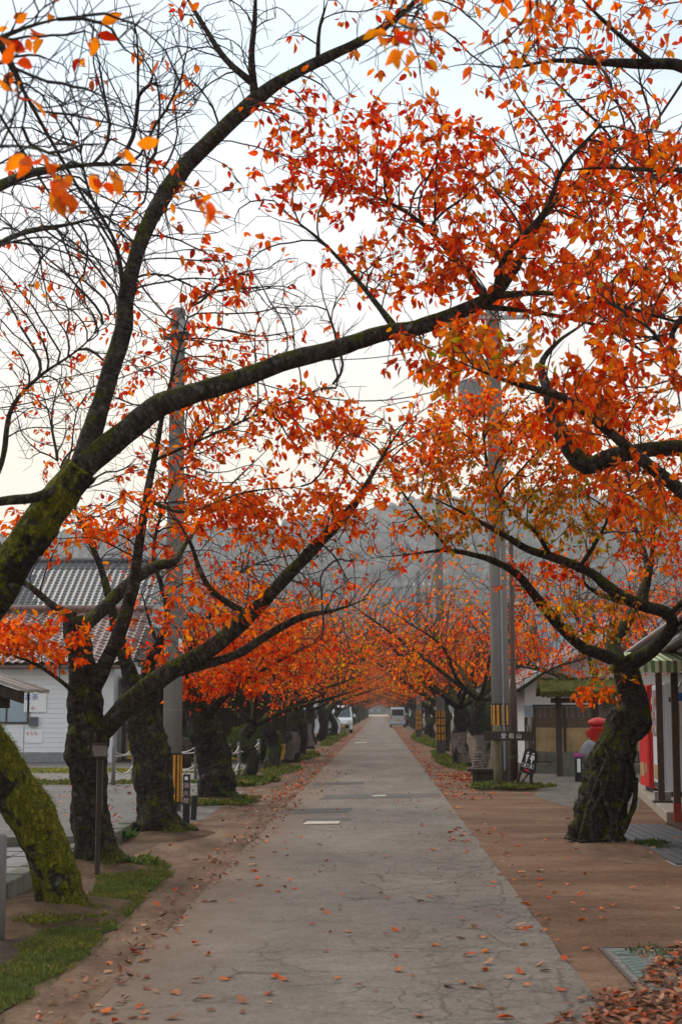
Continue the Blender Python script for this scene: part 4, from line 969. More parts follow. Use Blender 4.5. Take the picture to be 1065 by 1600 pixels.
def tile_shape(w, l):
    """one pan tile: S curve across, a lip at its lower end"""
    V, F = [], []; k = 7
    for j, (y, dz) in enumerate(((0, 0.0), (0.0, 0.022), (l * 1.06, 0.0))):
        for i in range(k):
            t = i / (k - 1); z = 0.028 * math.sin(t * 2 * math.pi * 0.98 + 0.5)
            V.append((t * w * 1.04, y, z + dz))
    for j in range(2):
        for i in range(k - 1): F.append((j * k + i, j * k + i + 1, (j + 1) * k + i + 1, (j + 1) * k + i))
    return V, F
def tiled_roof(parent, org, U, S, nu, nv, w, l, mat, single=None):
    """org: lower left corner; U along the eave; S up the slope; single(px,py)->bool picks tiles built one by one"""
    U = Vector(U).normalized(); S = Vector(S).normalized(); Nn = U.cross(S).normalized()
    R = Matrix((U, S, Nn)).transposed()
    V, F = tile_shape(w, l); tm = bpy.data.meshes.new('roof_tile'); tm.from_pydata(V, [], F); tm.materials.append(mat)
    mass = MB(); cnt = 0
    sl = MB(); a = Vector(org) - Nn * 0.06; b_ = a + U * (w * nu); c = b_ + S * (l * nv); d = a + S * (l * nv)
    t = Nn * 0.035
    sl.add([a - t, b_ - t, c - t, d - t, a, b_, c, d], [(3,2,1,0),(4,5,6,7),(0,1,5,4),(1,2,6,5),(2,3,7,6),(3,0,4,7)])
    sl.build('roof_deck', M['wood_dark'], parent)
    M4 = R.to_4x4()
    for j in range(nv):
        for i in range(nu):
            o = Vector(org) + U * (w * i) + S * (l * j)
            q = project([tuple(Vector(o) + parent.location)])[0] if single else None
            if single and cnt < 300 and single(q[0], q[1]):
                t_ = bpy.data.objects.new('roof_tile', tm); COL.objects.link(t_); t_.parent = parent; t_.matrix_basis = Matrix.Translation(o) @ M4; cnt += 1
            else:
                mass.add([o + R @ Vector(v) for v in V], F)
    if mass.v:
        m = mass.build('roof_tiles', mat, parent, True); m['kind'] = 'stuff'
    rd = MB(); e0 = Vector(org) + S * (l * nv); rd.tube([e0 + Vector((0, 0, 0.06)), e0 + U * (w * nu) + Vector((0, 0, 0.06))], 0.13, 10)
    rd.build('roof_ridge', mat, parent)

# white single-storey house with siding boards
ha = empty('house', (-12.5, 48, 0)); tag(ha, 'white single storey house with horizontal siding and red brown tiled roof', 'house')
w0, w1 = -5.5, 4.15
MB().box(w0, w1, 0.06, 6, 0, 3.1).build('wall', M['plaster'], ha)
MB().box(w0, w1 + 0.05, -0.03, 0.055, 0, 0.3).build('foundation', M['base_concrete'], ha)
bm = bpy.data.meshes.new('siding_board'); _m = MB(); _m.box(w0, w1, 0, 0.055, 0.0, 0.142)
bm.from_pydata(_m.v, [], _m.f); bm.materials.append(M['white_wall'])
for i in range(18): link('siding_board', bm, None, ha, (0, -0.004 * (i % 2), 0.31 + i * 0.15))
fr = MB()
for a in ((0.2, 1.62, -0.05, 0.03, 1.18, 1.25), (0.2, 1.62, -0.05, 0.03, 2.15, 2.22), (0.2, 0.27, -0.05, 0.03, 1.25, 2.15), (1.55, 1.62, -0.05, 0.03, 1.25, 2.15), (0.88, 0.93, -0.045, 0.03, 1.25, 2.15)): fr.box(*a)
wi = fr.build('window', M['dark_metal'], ha); MB().box(0.27, 1.55, -0.02, -0.01, 1.25, 2.15).build('pane', M['glass'], wi)
MB().box(1.45, 1.47, -0.012, 0.0, 0.31, 1.18).build('joint_strip', M['base_concrete'], ha)
MB().tube([(w0, -0.55, 2.93), (w1 + 0.4, -0.55, 2.93)], 0.06, 8).build('gutter', pmat('brown gutter', (0.14, 0.09, 0.07), 0.5, 0.2), ha)
MB().box(w0, w1 + 0.35, -0.45, 0.3, 2.96, 3.03).build('eave_board', M['plaster'], ha)
MB().tube([(3.3, -0.08, 0.05), (3.3, -0.08, 2.9)], 0.04, 8).build('drainpipe', pmat('blue grey pipe', (0.10, 0.14, 0.17), 0.4, 0.15), ha)
MB().box(3.45, w1 + 0.1, -0.12, -0.03, 0.0, 2.95).build('corner_pilaster', M['plaster'], ha)
tiled_roof(ha, (w0, -0.62, 3.06), (1, 0, 0), (0, 0.9, 0.42), 40, 17, 0.26, 0.26, M['tile_rust'], lambda x, y: 0 < x < 200)
sg = MB().box(1.45, 2.15, -0.05, -0.02, 1.55, 2.25).build('wall_sign', pmat('sign white', (0.75, 0.76, 0.78), 0.5, 0.05), ha)
MB().box(1.62, 1.9, -0.12, -0.02, 1.12, 1.4).build('meter_box', pmat('grey meter box', (0.10, 0.11, 0.12), 0.5, 0.2), ha)
# dark open garage with a yellow panel beside it
gar = empty('garage', (-7.0, 49.5, 0)); tag(gar, 'dark open garage with ochre yellow panel beside the white house', 'garage')
MB().box(-1.2, 4.2, 2.2, 2.3, 0, 2.6).build('back_wall', M['wood_dark'], gar)
MB().box(-1.2, 4.3, -0.3, 2.4, 2.6, 2.75).build('roof', M['dark_metal'], gar)
for x in (-1.15, 1.2, 4.1): MB().box(x - 0.06, x + 0.06, -0.2, -0.08, 0, 2.6).build('post', M['wood_dark'], gar)
MB().box(-1.05, 1.1, 0.0, 0.06, 0.05, 0.62).build('yellow_panel', M['yellow'], gar)
MB().box(1.3, 4.0, 0.0, 0.06, 0.05, 0.55).build('yellow_panel', M['yellow'], gar)
# two-storey house behind with grey roof
hb_ = empty('house', (-14.0, 62, 0)); tag(hb_, 'two storey house with grey tiled roof and weathered board wall behind the white house', 'house')
MB().box(-5, 4.2, 0.5, 8, 0, 5.4).build('wall', M['plaster'], hb_)
for i in range(9):
    MB().box(4.24 + i * 0.22, 4.44 + i * 0.22, 0.45 + 0.01 * (i % 2), 0.5, 0.2, 4.9).build('wall_board', M['wood_grey'], hb_)
MB().box(4.2, 6.4, 0.5, 8, 0, 4.95).build('board_wall', M['wood_grey'], hb_)
tiled_roof(hb_, (-6.2, -0.4, 5.3), (1, 0, 0), (0, 0.86, 0.5), 40, 20, 0.27, 0.27, M['tile_grey'], lambda x, y: 50 < x < 235)
tiled_roof(hb_, (4.0, -0.5, 3.6), (1, 0, 0), (0, 0.9, 0.42), 11, 8, 0.27, 0.27, M['tile_brown'])
ww = MB().box(1.2, 2.6, 0.42, 0.48, 4.1, 4.9).build('window', M['dark_metal'], hb_); MB().box(1.27, 2.53, 0.40, 0.415, 4.16, 4.84).build('pane', M['glass'], ww)
# farther house left of centre and others around, mostly behind trees
def simple_house(x, y, w, d, h, rise, wallm, tilem, label, rz=0.0):
    r = empty('house', (x, y, 0), rz); tag(r, label, 'house')
    MB().box(-w / 2, w / 2, 0, d, 0, h).build('wall', wallm, r)
    MB().prism([(0, h), (d, h), (d / 2, h + rise)], 'x', -w / 2, w / 2).build('gable', wallm, r)
    sl = math.hypot(d / 2 + 0.5, rise * (d / 2 + 0.5) / (d / 2)); nv = int(sl / 0.3) + 1; nu = int((w + 0.8) / 0.3)
    tiled_roof(r, (-w / 2 - 0.4, -0.5, h - rise * 0.5 / (d / 2) + 0.1), (1, 0, 0), (0, d / 2, rise), nu, nv, 0.3, sl / nv, tilem)
    bk = MB(); y0 = d + 0.5; z0 = h - rise * 0.5 / (d / 2) + 0.06; bk.add([(-w/2-.4, y0, z0), (w/2+.4, y0, z0), (w/2+.4, d/2, h+rise+.06), (-w/2-.4, d/2, h+rise+.06), (-w/2-.4, y0, z0+.06), (w/2+.4, y0, z0+.06), (w/2+.4, d/2, h+rise+.12), (-w/2-.4, d/2, h+rise+.12)], [(3,2,1,0),(4,5,6,7),(0,1,5,4),(1,2,6,5),(2,3,7,6),(3,0,4,7)]); bk.build('back_roof', tilem, r)
    for k in range(max(1, int(w / 2.6))):
        wx = -w / 2 + 1.0 + k * 2.5
        f = MB().box(wx, wx + 1.3, -0.05, 0.02, 1.0, 2.1).build('window', M['dark_metal'], r); MB().box(wx + 0.06, wx + 1.24, -0.06, -0.055, 1.06, 2.04).build('pane', M['glass'], f)
    return r
simple_house(-9.5, 82, 8, 6, 3.2, 1.6, M['wood_grey'], M['tile_grey'], 'low grey house glimpsed behind the left avenue trees')
simple_house(-11, 125, 9, 7, 4.6, 1.8, M['plaster'], M['tile_brown'], 'pale house with brown roof far behind the left avenue')
simple_house(12.5, 72, 9, 7, 4.3, 1.8, M['wood_grey'], pmat('blue grey metal roof', (0.20, 0.24, 0.29), 0.4, 0.15, 3, spec=0.5), 'grey house with blue grey roof behind the right trees')
simple_house(12, 118, 9, 7, 4.2, 1.7, M['wood_grey'], M['tile_grey'], 'grey house far behind the right avenue')
simple_house(-6.5, 575, 16, 9, 5.0, 3.0, M['wood_grey'], M['tile_grey'], 'grey hall at the far end of the road')

# ------------------------------------------------------------------ lettering
M['ink_white'] = pmat('white lettering', (0.75, 0.75, 0.74), 0.6, 0.1)
M['ink_red'] = pmat('red lettering', (0.55, 0.02, 0.03), 0.45, 0.1)
M['ink_blue'] = pmat('blue lettering', (0.03, 0.10, 0.30), 0.5, 0.1)
def text(body, size, mat, parent, loc, rot, name='lettering', depth=0.002, sx=1.0):
    c = bpy.data.curves.new(name, 'FONT'); c.body = body; c.size = size; c.extrude = depth; c.align_x = 'CENTER'; c.align_y = 'CENTER'; c.resolution_u = 3
    t = bpy.data.objects.new(name, c); me = bpy.data.meshes.new_from_object(t)
    bpy.data.objects.remove(t); bpy.data.curves.remove(c)
    me.materials.clear(); me.materials.append(mat)
    o = link(name, me, None, parent, loc, rot); o.scale = (sx, 1, 1)
    return o
FACE = (math.pi / 2, 0, 0)           # lettering that faces the camera side (-Y)
text('お茶', 0.22, M['ink_blue'], sg, (1.68, -0.055, 2.0), FACE)
text('←', 0.2, M['ink_red'], sg, (1.75, -0.055, 1.66), FACE)
nb = MB().box(1.5, 2.05, -0.03, -0.015, 0.6, 1.0).build('notice_sheet', sg.data.materials[0], ha)
text('水もも', 0.13, M['ink_red'], nb, (1.72, -0.034, 0.88), FACE)

# ------------------------------------------------------------------ poles and cables
M['pole'] = pmat('pole concrete', (0.175, 0.165, 0.152), 0.85, 0.18, 3, 0.25, 60, stretch=(3, 3, 0.4))
M['pole_band'] = pmat('pole guard black', (0.018, 0.017, 0.016), 0.5, 0.2)
M['pole_yellow'] = pmat('pole guard yellow', (0.55, 0.24, 0.02), 0.6, 0.3, 8)
M['steel'] = pmat('galvanised steel', (0.28, 0.29, 0.30), 0.45, 0.2, 8, metal=0.6)
M['rust'] = pmat('brown painted steel', (0.075, 0.045, 0.032), 0.55, 0.35, 8)
M['cable'] = pmat('black cable', (0.02, 0.02, 0.02), 0.6, 0.1)
def guard(parent, r, z0, z1, n=10, grid=False):
    m = MB(); m.lathe([(r + 0.006, z0), (r + 0.006, z1)], 24); g_ = m.build('pole_guard', M['pole_band'], parent)
    for i in range(n):
        a0 = 2 * math.pi * i / n; a1 = a0 + 2 * math.pi / n * 0.55
        for (b0, b1) in ([(z0 + 0.03, z1 - 0.03)] if not grid else [(z0 + (z1 - z0) * k / 4 + 0.03, z0 + (z1 - z0) * (k + 1) / 4 - 0.02) for k in range(4)]):
            s_ = MB(); vs = []; fs = []
            for q in range(4):
                a = a0 + (a1 - a0) * q / 3
                for rr_, zz in ((r + 0.004, b0), (r + 0.011, b0), (r + 0.011, b1), (r + 0.004, b1)): vs.append((rr_ * math.cos(a), rr_ * math.sin(a), zz))
            for q in range(3):
                for e_ in range(4): fs.append((q * 4 + e_, (q + 1) * 4 + e_, (q + 1) * 4 + (e_ + 1) % 4, q * 4 + (e_ + 1) % 4))
            fs += [(0, 1, 2, 3), (15, 14, 13, 12)]
            s_.add(vs, fs); s_.build('stripe', M['pole_yellow'], g_)
    return g_
def pole(x, y, h, r0, r1, label, arms=(), gz=(0.35, 1.3), stripes=10, grid=False, lean=0.0, group=None):
    p = empty('utility_pole', (x, y, 0)); tag(p, label, 'utility pole', group); p.rotation_euler = (0, lean, 0)
    MB().lathe([(r0, -0.1), (r0 * 0.98, h * 0.3), (r1 * 1.1, h * 0.8), (r1, h), (r1 * 0.6, h + 0.03)], 24).build('shaft', M['pole'], p, True)
    if gz: guard(p, r0 * 0.995, gz[0], gz[1], stripes, grid)
    for z in (1.6, 2.3, 3.4, 3.5):
        rr_ = r0 + (r1 - r0) * z / h; MB().lathe([(rr_ + 0.006, z), (rr_ + 0.006, z + 0.02)], 20).build('band', M['steel'], p)
    for z in arms:
        MB().box(-0.75, 0.75, -r1 - 0.09, -r1 - 0.01, z, z + 0.09).build('crossarm', M['steel'], p)
        for q in (-0.65, -0.25, 0.3, 0.65): MB().lathe([(0.03, 0), (0.05, 0.05), (0.035, 0.09), (0.05, 0.13), (0.02, 0.17)], 10, (q, -r1 - 0.05, z + 0.09)).build('insulator', M['ink_white'], p)
    return p
pl = pole(P(268, 1264, 25).x, 25, 8.25, 0.155, 0.115, 'grey concrete utility pole on the left with black and yellow striped foot', (), (0.12, 0.92), 14)
for z in (7.75, 7.95): MB().lathe([(0.135, 0), (0.145, 0.05), (0.135, 0.1)], 20, (0, 0, z)).build('clamp', M['dark_metal'], pl)
MB().box(-0.22, 0.24, -0.2, -0.12, 7.7, 7.8).build('bracket', M['dark_metal'], pl)
MB().box(0.04, 0.2, -0.24, -0.1, 7.82, 8.02).build('junction_box', M['steel'], pl)
MB().box(0.10, 0.17, -0.17, -0.12, 2.55, 2.75).build('number_plate', M['ink_white'], pl)
pr_ = pole(P(784, 1222, 34.3).x, 34.3, 11.0, 0.20, 0.155, 'thick grey concrete utility pole on the right behind the wooden name board', (9.6, 10.4), (1.25, 1.75), 12, lean=-0.008)
MB().tube([(0.045, -0.21, 0.3), (0.045, -0.205, 5.2)], 0.02, 8).build('conduit', M['steel'], pr_)
MB().lathe([(0.26, 0), (0.3, 0.06), (0.3, 0.66), (0.26, 0.72)], 18, (-0.52, -0.05, 8.3)).build('transformer', M['base_concrete'], pr_)
MB().box(-0.5, 0.1, -0.06, 0.02, 8.2, 8.28).build('transformer_bracket', M['dark_metal'], pr_)
sp_ = empty('steel_post', (P(803, 1226, 33).x, 33, 0)); tag(sp_, 'slim brown steel post with a thicker foot right of the concrete pole', 'post')
MB().lathe([(0.085, -0.05), (0.085, 1.95), (0.055, 2.25), (0.05, 5.2), (0.02, 5.24)], 14).build('shaft', M['rust'], sp_, True)
MB().lathe([(0.095, 0.6), (0.095, 0.64)], 14).build('collar', M['dark_metal'], sp_)
pole(P(688, 1180, 56).x, 56, 9.5, 0.16, 0.12, 'far right utility pole with grid of yellow stripes, nearer one', (8.6,), (0.5, 1.6), 9, True)
pole(P(654, 1148, 88).x, 88, 9.5, 0.16, 0.12, 'far right utility pole with yellow stripes, farther one', (8.6,), (0.5, 1.6), 9, True)
pole(-3.6, 105, 9.5, 0.16, 0.12, 'distant utility pole among the left avenue trees', (8.6, 9.0), (0.5, 1.6), 8, True)
def cable(a, b, sag, r, label, name='cable'):
    a, b = Vector(a), Vector(b); pts = []
    for i in range(25):
        t = i / 24; p = a.lerp(b, t); p.z -= sag * 4 * t * (1 - t); pts.append(p)
    o = MB().tube(pts, r, 5).build(name, M['cable'], None, True); tag(o, label, 'cable', 'overhead cables')
lt = Vector((pl.location.x, 24.85, 7.8)); rt = Vector((pr_.location.x, 34.1, 10.5))
cable(lt + Vector((0, 0, .15)), P(-60, -40, 8), 0.25, 0.014, 'thick black cable from the left pole top up to the upper left corner')
cable(lt, P(-90, 30, 8), 0.35, 0.010, 'thinner cable just below the one rising to the upper left corner')
cable(lt + Vector((.1, 0, -.05)), rt + Vector((-.5, 0, -.4)), 0.5, 0.010, 'upper cable strung between the left and right utility poles')
cable(lt + Vector((.1, 0, -.3)), rt + Vector((-.5, 0, -1.4)), 0.7, 0.013, 'middle cable strung between the left and right utility poles')
cable(lt + Vector((.1, 0, -.5)), rt + Vector((-.2, 0, -2.1)), 0.8, 0.009, 'lowest cable strung between the left and right utility poles')
cable(lt + Vector((-.1, 0, -.4)), P(-60, 645, 22), 0.15, 0.011, 'cable from the left pole running flat to the left edge, lower one')
cable(lt + Vector((-.1, 0, -.2)), P(-60, 610, 22), 0.15, 0.009, 'cable from the left pole running flat to the left edge, upper one')
cable(rt, P(1090, 90, 11), 0.3, 0.012, 'cable from the right pole top up to the upper right corner')
cable(rt + Vector((.3, 0, 0)), P(1110, 130, 11), 0.35, 0.009, 'second cable beside the one rising to the upper right corner')
cable(rt, (P(688, 1180, 56).x, 56, 8.8), 0.4, 0.009, 'cable running on from the right pole to the next pole')

# ------------------------------------------------------------------ signs and posts
# wooden name board
sb = empty('name_board', (P(777, 1230, 32).x, 32, 0)); tag(sb, 'weathered wooden name board on a round post, white characters 愛宕山', 'sign')
M['wood_mossy'] = pmat('mossy post wood', (0.15, 0.125, 0.07), 0.85, 0.35, 5, 0.4, 30, stretch=(5, 5, 0.7))
MB().lathe([(0.085, -0.06), (0.08, 0.4), (0.075, 1.28), (0.06, 1.30)], 14).build('post', M['wood_mossy'], sb, True)
bd = MB().box(-0.28, 0.70, -0.125, -0.08, 0.985, 1.175).build('board', M['wood_dark'], sb, bevel=0.006)
for i, ch in enumerate('愛宕山'): text(ch, 0.115, M['ink_white'], bd, (0.125 + i * 0.155, -0.129, 1.075), FACE)
# restroom pointer leaning on two legs
rs = empty('restroom_sign', (P(815, 1228, 31.8).x, 31.8, 0)); tag(rs, 'tilted black restroom sign with white figures and a red arrow', 'sign')
M['sign_black'] = pmat('sign black', (0.02, 0.021, 0.022), 0.5, 0.2)
tilt = math.radians(14)
pn = MB(); pn.prism([(-0.15, 0.36), (0.15, 0.30), (0.165, 0.72), (0.11, 0.83), (-0.02, 0.86), (-0.13, 0.80)], 'y', -0.03, 0.0); pnl = pn.build('panel', M['sign_black'], rs, rot=(0, tilt, 0))
for s_ in (-1, 1):
    fg = MB(); cx = 0.055 * s_
    fg.lathe([(0.001, 0.735), (0.02, 0.745), (0.02, 0.765), (0.001, 0.775)], 10, (cx, -0.032, 0))
    fg.prism([(cx - 0.034, 0.72), (cx + 0.034, 0.72), (cx + (0.02 if s_ < 0 else 0.045), 0.64), (cx + 0.014, 0.62), (cx + 0.012, 0.56), (cx - 0.012, 0.56), (cx - 0.014, 0.62), (cx - (0.02 if s_ < 0 else 0.045), 0.64)], 'y', -0.036, -0.031)
    fg.build('figure', M['ink_white'], pnl)
for bx in ((-0.12, -0.01), (0.01, 0.12)):
    q = MB()
    for a in ((bx[0], bx[1], 0.455, 0.462), (bx[0], bx[1], 0.53, 0.537)): q.box(a[0], a[1], -0.035, -0.031, a[2], a[3])
    q.box(bx[0], bx[0] + .007, -0.035, -0.031, 0.462, 0.53); q.box(bx[1] - .007, bx[1], -0.035, -0.031, 0.462, 0.53)
    q.lathe([(0.002, 0.47), (0.02, 0.475), (0.016, 0.50), (0.004, 0.525)], 8, ((bx[0] + bx[1]) / 2, -0.031, 0)); q.build('pictogram', M['ink_white'], pnl)
MB().prism([(-0.06, 0.39), (0.01, 0.38), (0.01, 0.365), (0.06, 0.40), (0.012, 0.435), (0.01, 0.42), (-0.06, 0.43)], 'y', -0.035, -0.031).build('arrow', M['ink_red'], pnl)
for s_ in (-1, 1): MB().tube([(0.08 + 0.11 * s_, 0.0, 0.36), (0.02 + 0.16 * s_, 0.05, -0.02)], 0.035, 8).build('leg', M['wood_dark'], rs)
MB().tube([(-0.08, 0.03, 0.05), (0.15, 0.03, 0.34)], 0.018, 6).build('brace', M['wood_dark'], rs)
# low rustic bench beside it
lb = empty('low_bench', (P(760, 1226, 33.6).x, 33.6, 0)); tag(lb, 'low dark plank bench left of the name board post', 'bench')
MB().box(-0.42, 0.32, -0.2, 0.2, 0.30, 0.36).build('seat', M['wood_dark'], lb, bevel=0.008)
for x in (-0.3, 0.18): MB().box(x, x + 0.08, -0.17, 0.17, 0, 0.30).build('leg', M['wood_dark'], lb)
MB().box(-0.22, 0.18, -0.12, -0.1, 0.05, 0.30).build('front_board', M['wood_dark'], lb)
# split logs and poles stacked by the fence
for i, (px, base, hh, tl) in enumerate(((822, 1206, 1.4, 0.12), (829, 1207, 1.2, -0.05), (836, 1206, 1.1, 0.2), (842, 1205, 0.8, -0.1))):
    g_ = G(px, base); o = MB().tube([(0, 0, -0.02), (tl * 0.5, 0, hh * 0.5), (tl, 0.12, hh)], [0.06, 0.065, 0.05], 8).build('timber_pole', [M['wood_grey'], M['wood_brown'], M['wood_dark'], M['wood_grey']][i], None, True, g_)
    tag(o, ['tall pale timber pole', 'brown timber pole', 'dark slanting timber pole', 'short pale timber offcut'][i] + ' leaning by the wooden fence', 'timber')
# pink-topped marker post
mp_ = empty('marker_post', G(903, 1222)); tag(mp_, 'short dark marker post with pink top and white strip near the forecourt', 'post')
MB().box(-0.075, 0.075, -0.06, 0.06, -0.03, 0.56).build('shaft', M['sign_black'], mp_, bevel=0.008)
MB().box(-0.08, 0.08, -0.065, 0.065, 0.56, 0.64).build('cap', pmat('magenta cap', (0.42, 0.06, 0.25), 0.5, 0.15), mp_, bevel=0.006)
MB().box(-0.03, 0.045, -0.066, -0.061, 0.22, 0.52).build('strip', M['ink_white'], mp_)
# roofed sign post before the second tree
st = empty('roofed_signpost', G(152, 1371)); st.rotation_euler = (0, 0, 0.35); tag(st, 'slim dark signpost with a tiny wooden roof before the second left trunk', 'sign')
MB().box(-0.022, 0.022, -0.022, 0.022, -0.04, 1.18).build('post', M['wood_dark'], st)
rf = MB()
for s_ in (-1, 1):
    rf.add([(-0.07, 0, 1.25), (0.07, 0, 1.25), (0.07, s_ * 0.085, 1.15), (-0.07, s_ * 0.085, 1.15), (-0.07, 0, 1.27), (0.07, 0, 1.27), (0.07, s_ * 0.095, 1.16), (-0.07, s_ * 0.095, 1.16)], [(3,2,1,0),(4,5,6,7),(0,1,5,4),(1,2,6,5),(2,3,7,6),(3,0,4,7)])
rf.build('roof', pmat('weathered shingle', (0.115, 0.095, 0.075), 0.85, 0.35, 12, 0.4), st)
MB().box(-0.08, 0.08, -0.015, 0.015, 1.268, 1.285).build('ridge_board', M['wood_dark'], st)
npl = MB().box(0.023, 0.034, -0.035, 0.045, 0.62, 1.12).build('name_plate', pmat('grey name plate', (0.07, 0.07, 0.072), 0.5, 0.2), st)
rq = random.Random(2)
for i in range(11):
    z = 1.09 - i * 0.04
    q = MB()
    for k in range(4):
        y0 = -0.02 + rq.uniform(0, 0.03); q.box(0.035, 0.0365, y0, y0 + rq.uniform(0.01, 0.03), z - rq.uniform(0, 0.026), z - rq.uniform(0, 0.02) + 0.004)
    q.build('written_stroke', M['ink_white'], npl)
# fire hydrant marker
hm = empty('hydrant_marker', G(291, 1288)); tag(hm, 'black square hydrant marker post lettered 消火栓 at the third left trunk', 'sign')
hp = MB().box(-0.047, 0.047, -0.047, 0.047, -0.03, 0.70).build('post', M['sign_black'], hm, bevel=0.006)
M['ink_pink'] = pmat('pale pink lettering', (0.62, 0.45, 0.45), 0.6, 0.1)
for i, ch in enumerate('消火栓'): text(ch, 0.085, M['ink_pink'], hp, (0, -0.049, 0.54 - i * 0.105), FACE)
fl = MB()
for k in range(5): a = k * 2 * math.pi / 5 + 0.3; fl.lathe([(0.002, 0), (0.013, 0.0), (0.013, 0.002), (0.002, 0.003)], 8, (0.017 * math.cos(a), 0.017 * math.sin(a), 0))
fl.build('flower_mark', M['ink_white'], hp, loc=(0, -0.0475, 0.645), rot=FACE)
o = MB().box(-0.04, 0.04, -0.03, 0.03, -0.02, 0.36).build('short_stake', M['sign_black'], None, loc=G(302, 1282), rot=(0, 0.06, 0), bevel=0.005); tag(o, 'short dark stake just right of the hydrant marker', 'stake')
o = MB().lathe([(0.045, -0.05), (0.043, 0.5), (0.04, 0.72), (0.02, 0.735)], 12).build('grey_post', M['wood_grey'], None, True, G(-2, 1470)); tag(o, 'grey wooden post cut by the left picture edge', 'post')
# small roofed notice board at the left edge
nbd = empty('roofed_notice_board', (-3.95, 14.2, 0)); tag(nbd, 'wooden notice board with shingled roof at the left edge above the mossy trunk', 'notice board')
for y in (0.15,): MB().box(-0.07, 0.07, y - 0.07, y + 0.07, -0.05, 2.0).build('post', M['wood_dark'], nbd)
MB().box(-0.03, 0.03, 0.225, 0.55, 0.8, 1.7).build('board', M['wood_brown'], nbd)
M['shingle'] = pmat('grey silver shingle', (0.30, 0.265, 0.235), 0.7, 0.3, 8, 0.4, 40, stretch=(1, 6, 1))
for s_ in (-1, 1):
    for k in range(4):
        y0 = -0.28 + k * 0.225
        sh = MB(); sh.add([(0, y0, 2.02 + 0.006 * (k % 2)), (0, y0 + 0.215, 2.02 + 0.006 * (k % 2)), (s_ * 0.78, y0 + 0.215, 1.76 + 0.006 * (k % 2)), (s_ * 0.78, y0, 1.76 + 0.006 * (k % 2)),
                           (0, y0, 2.05 + 0.006 * (k % 2)), (0, y0 + 0.215, 2.05 + 0.006 * (k % 2)), (s_ * 0.78, y0 + 0.215, 1.79 + 0.006 * (k % 2)), (s_ * 0.78, y0, 1.79 + 0.006 * (k % 2))],
                          [(3,2,1,0),(4,5,6,7),(0,1,5,4),(1,2,6,5),(2,3,7,6),(3,0,4,7)]); sh.build('roof_plank', M['shingle'], nbd)
    MB().add([(0, -0.24, 1.90), (s_ * 0.72, -0.24, 1.66), (s_ * 0.72, -0.24, 1.76), (0, -0.24, 2.01), (0, -0.18, 1.90), (s_ * 0.72, -0.18, 1.66), (s_ * 0.72, -0.18, 1.76), (0, -0.18, 2.01)], [(0,1,2,3),(7,6,5,4),(0,4,5,1),(1,5,6,2),(2,6,7,3),(3,7,4,0)]).build('barge_board', M['wood_dark'], nbd)
    MB().box(min(0, s_ * 0.5), max(0, s_ * 0.5), 0.08, 0.2, 1.62, 1.74).build('bracket', M['wood_dark'], nbd)

# rope fence along the lane
fen = empty('rope_fence', G(177, 1227)); tag(fen, 'grey post and white rope fence behind the left tree trunks', 'fence')
fp = [G(177, 1227), G(208, 1220), G(258, 1216), G(306, 1218), G(357, 1222), G(373, 1216), G(404, 1206)]
b0 = Vector(fen.location)
for q in fp: MB().lathe([(0.045, -0.04), (0.043, 0.45), (0.04, 0.84), (0.015, 0.86)], 10).build('post', M['wood_grey'], fen, True, q - b0)
M['rope'] = pmat('white rope', (0.62, 0.61, 0.6), 0.8, 0.15)
for (a, b_) in zip(fp[:-1], fp[1:]):
    for z, sg_ in ((0.76, 0.14), (0.62, 0.02), (0.36, 0.16), (0.22, 0.02)):
        pts = [a.lerp(b_, i / 12) - b0 + Vector((0, 0, z - sg_ * 4 * (i / 12) * (1 - i / 12))) for i in range(13)]
        MB().tube(pts, 0.011, 5).build('rope', M['rope'], fen, True)
for px in (283, 293):
    o = MB().lathe([(0.11, -0.04), (0.11, 0.82), (0.09, 0.84)], 16).build('bollard', M['wood_dark'], None, True, G(px, 1200)); tag(o, 'dark round timber bollard beside the left pole, %s one' % ('left' if px < 288 else 'right'), 'bollard', 'dark bollards')
# kerb stones beside the left trees
M['kerb'] = pmat('mossy kerb stone', (0.13, 0.13, 0.10), 0.9, 0.45, 4, 0.5, 30)
kb = empty('kerb', (-3.25, 11.5, 0)); tag(kb, None, None, None, 'structure')
for i in range(15):
    w = 0.56
    MB().box(-0.09, 0.09, 0.6 * i, 0.6 * i + w, -0.02, 0.15 + 0.012 * (i % 3)).build('kerb_stone', M['kerb'], kb, bevel=0.015)
ky = empty('kerb', (-3.15, 18.7, 0), -1.15); ky['kind'] = 'structure'
for i in range(3): MB().box(-0.08, 0.08, -0.5 * i - 0.46, -0.5 * i, -0.02, 0.12 + 0.01 * i).build('kerb_stone', M['kerb'], ky, bevel=0.015)
M['slab'] = pmat('grey paving slab', (0.19, 0.185, 0.175), 0.85, 0.25, 3, 0.3, 30)
pv_ = empty('slab_path', (-5.2, 12.2, 0)); pv_['kind'] = 'structure'
for i in range(3):
    for j in range(12): MB().box(0.6 * i, 0.6 * i + 0.57, 0.6 * j, 0.6 * j + 0.57, -0.02, 0.02 + 0.006 * ((i + j) % 3)).build('paving_slab', M['slab'], pv_)

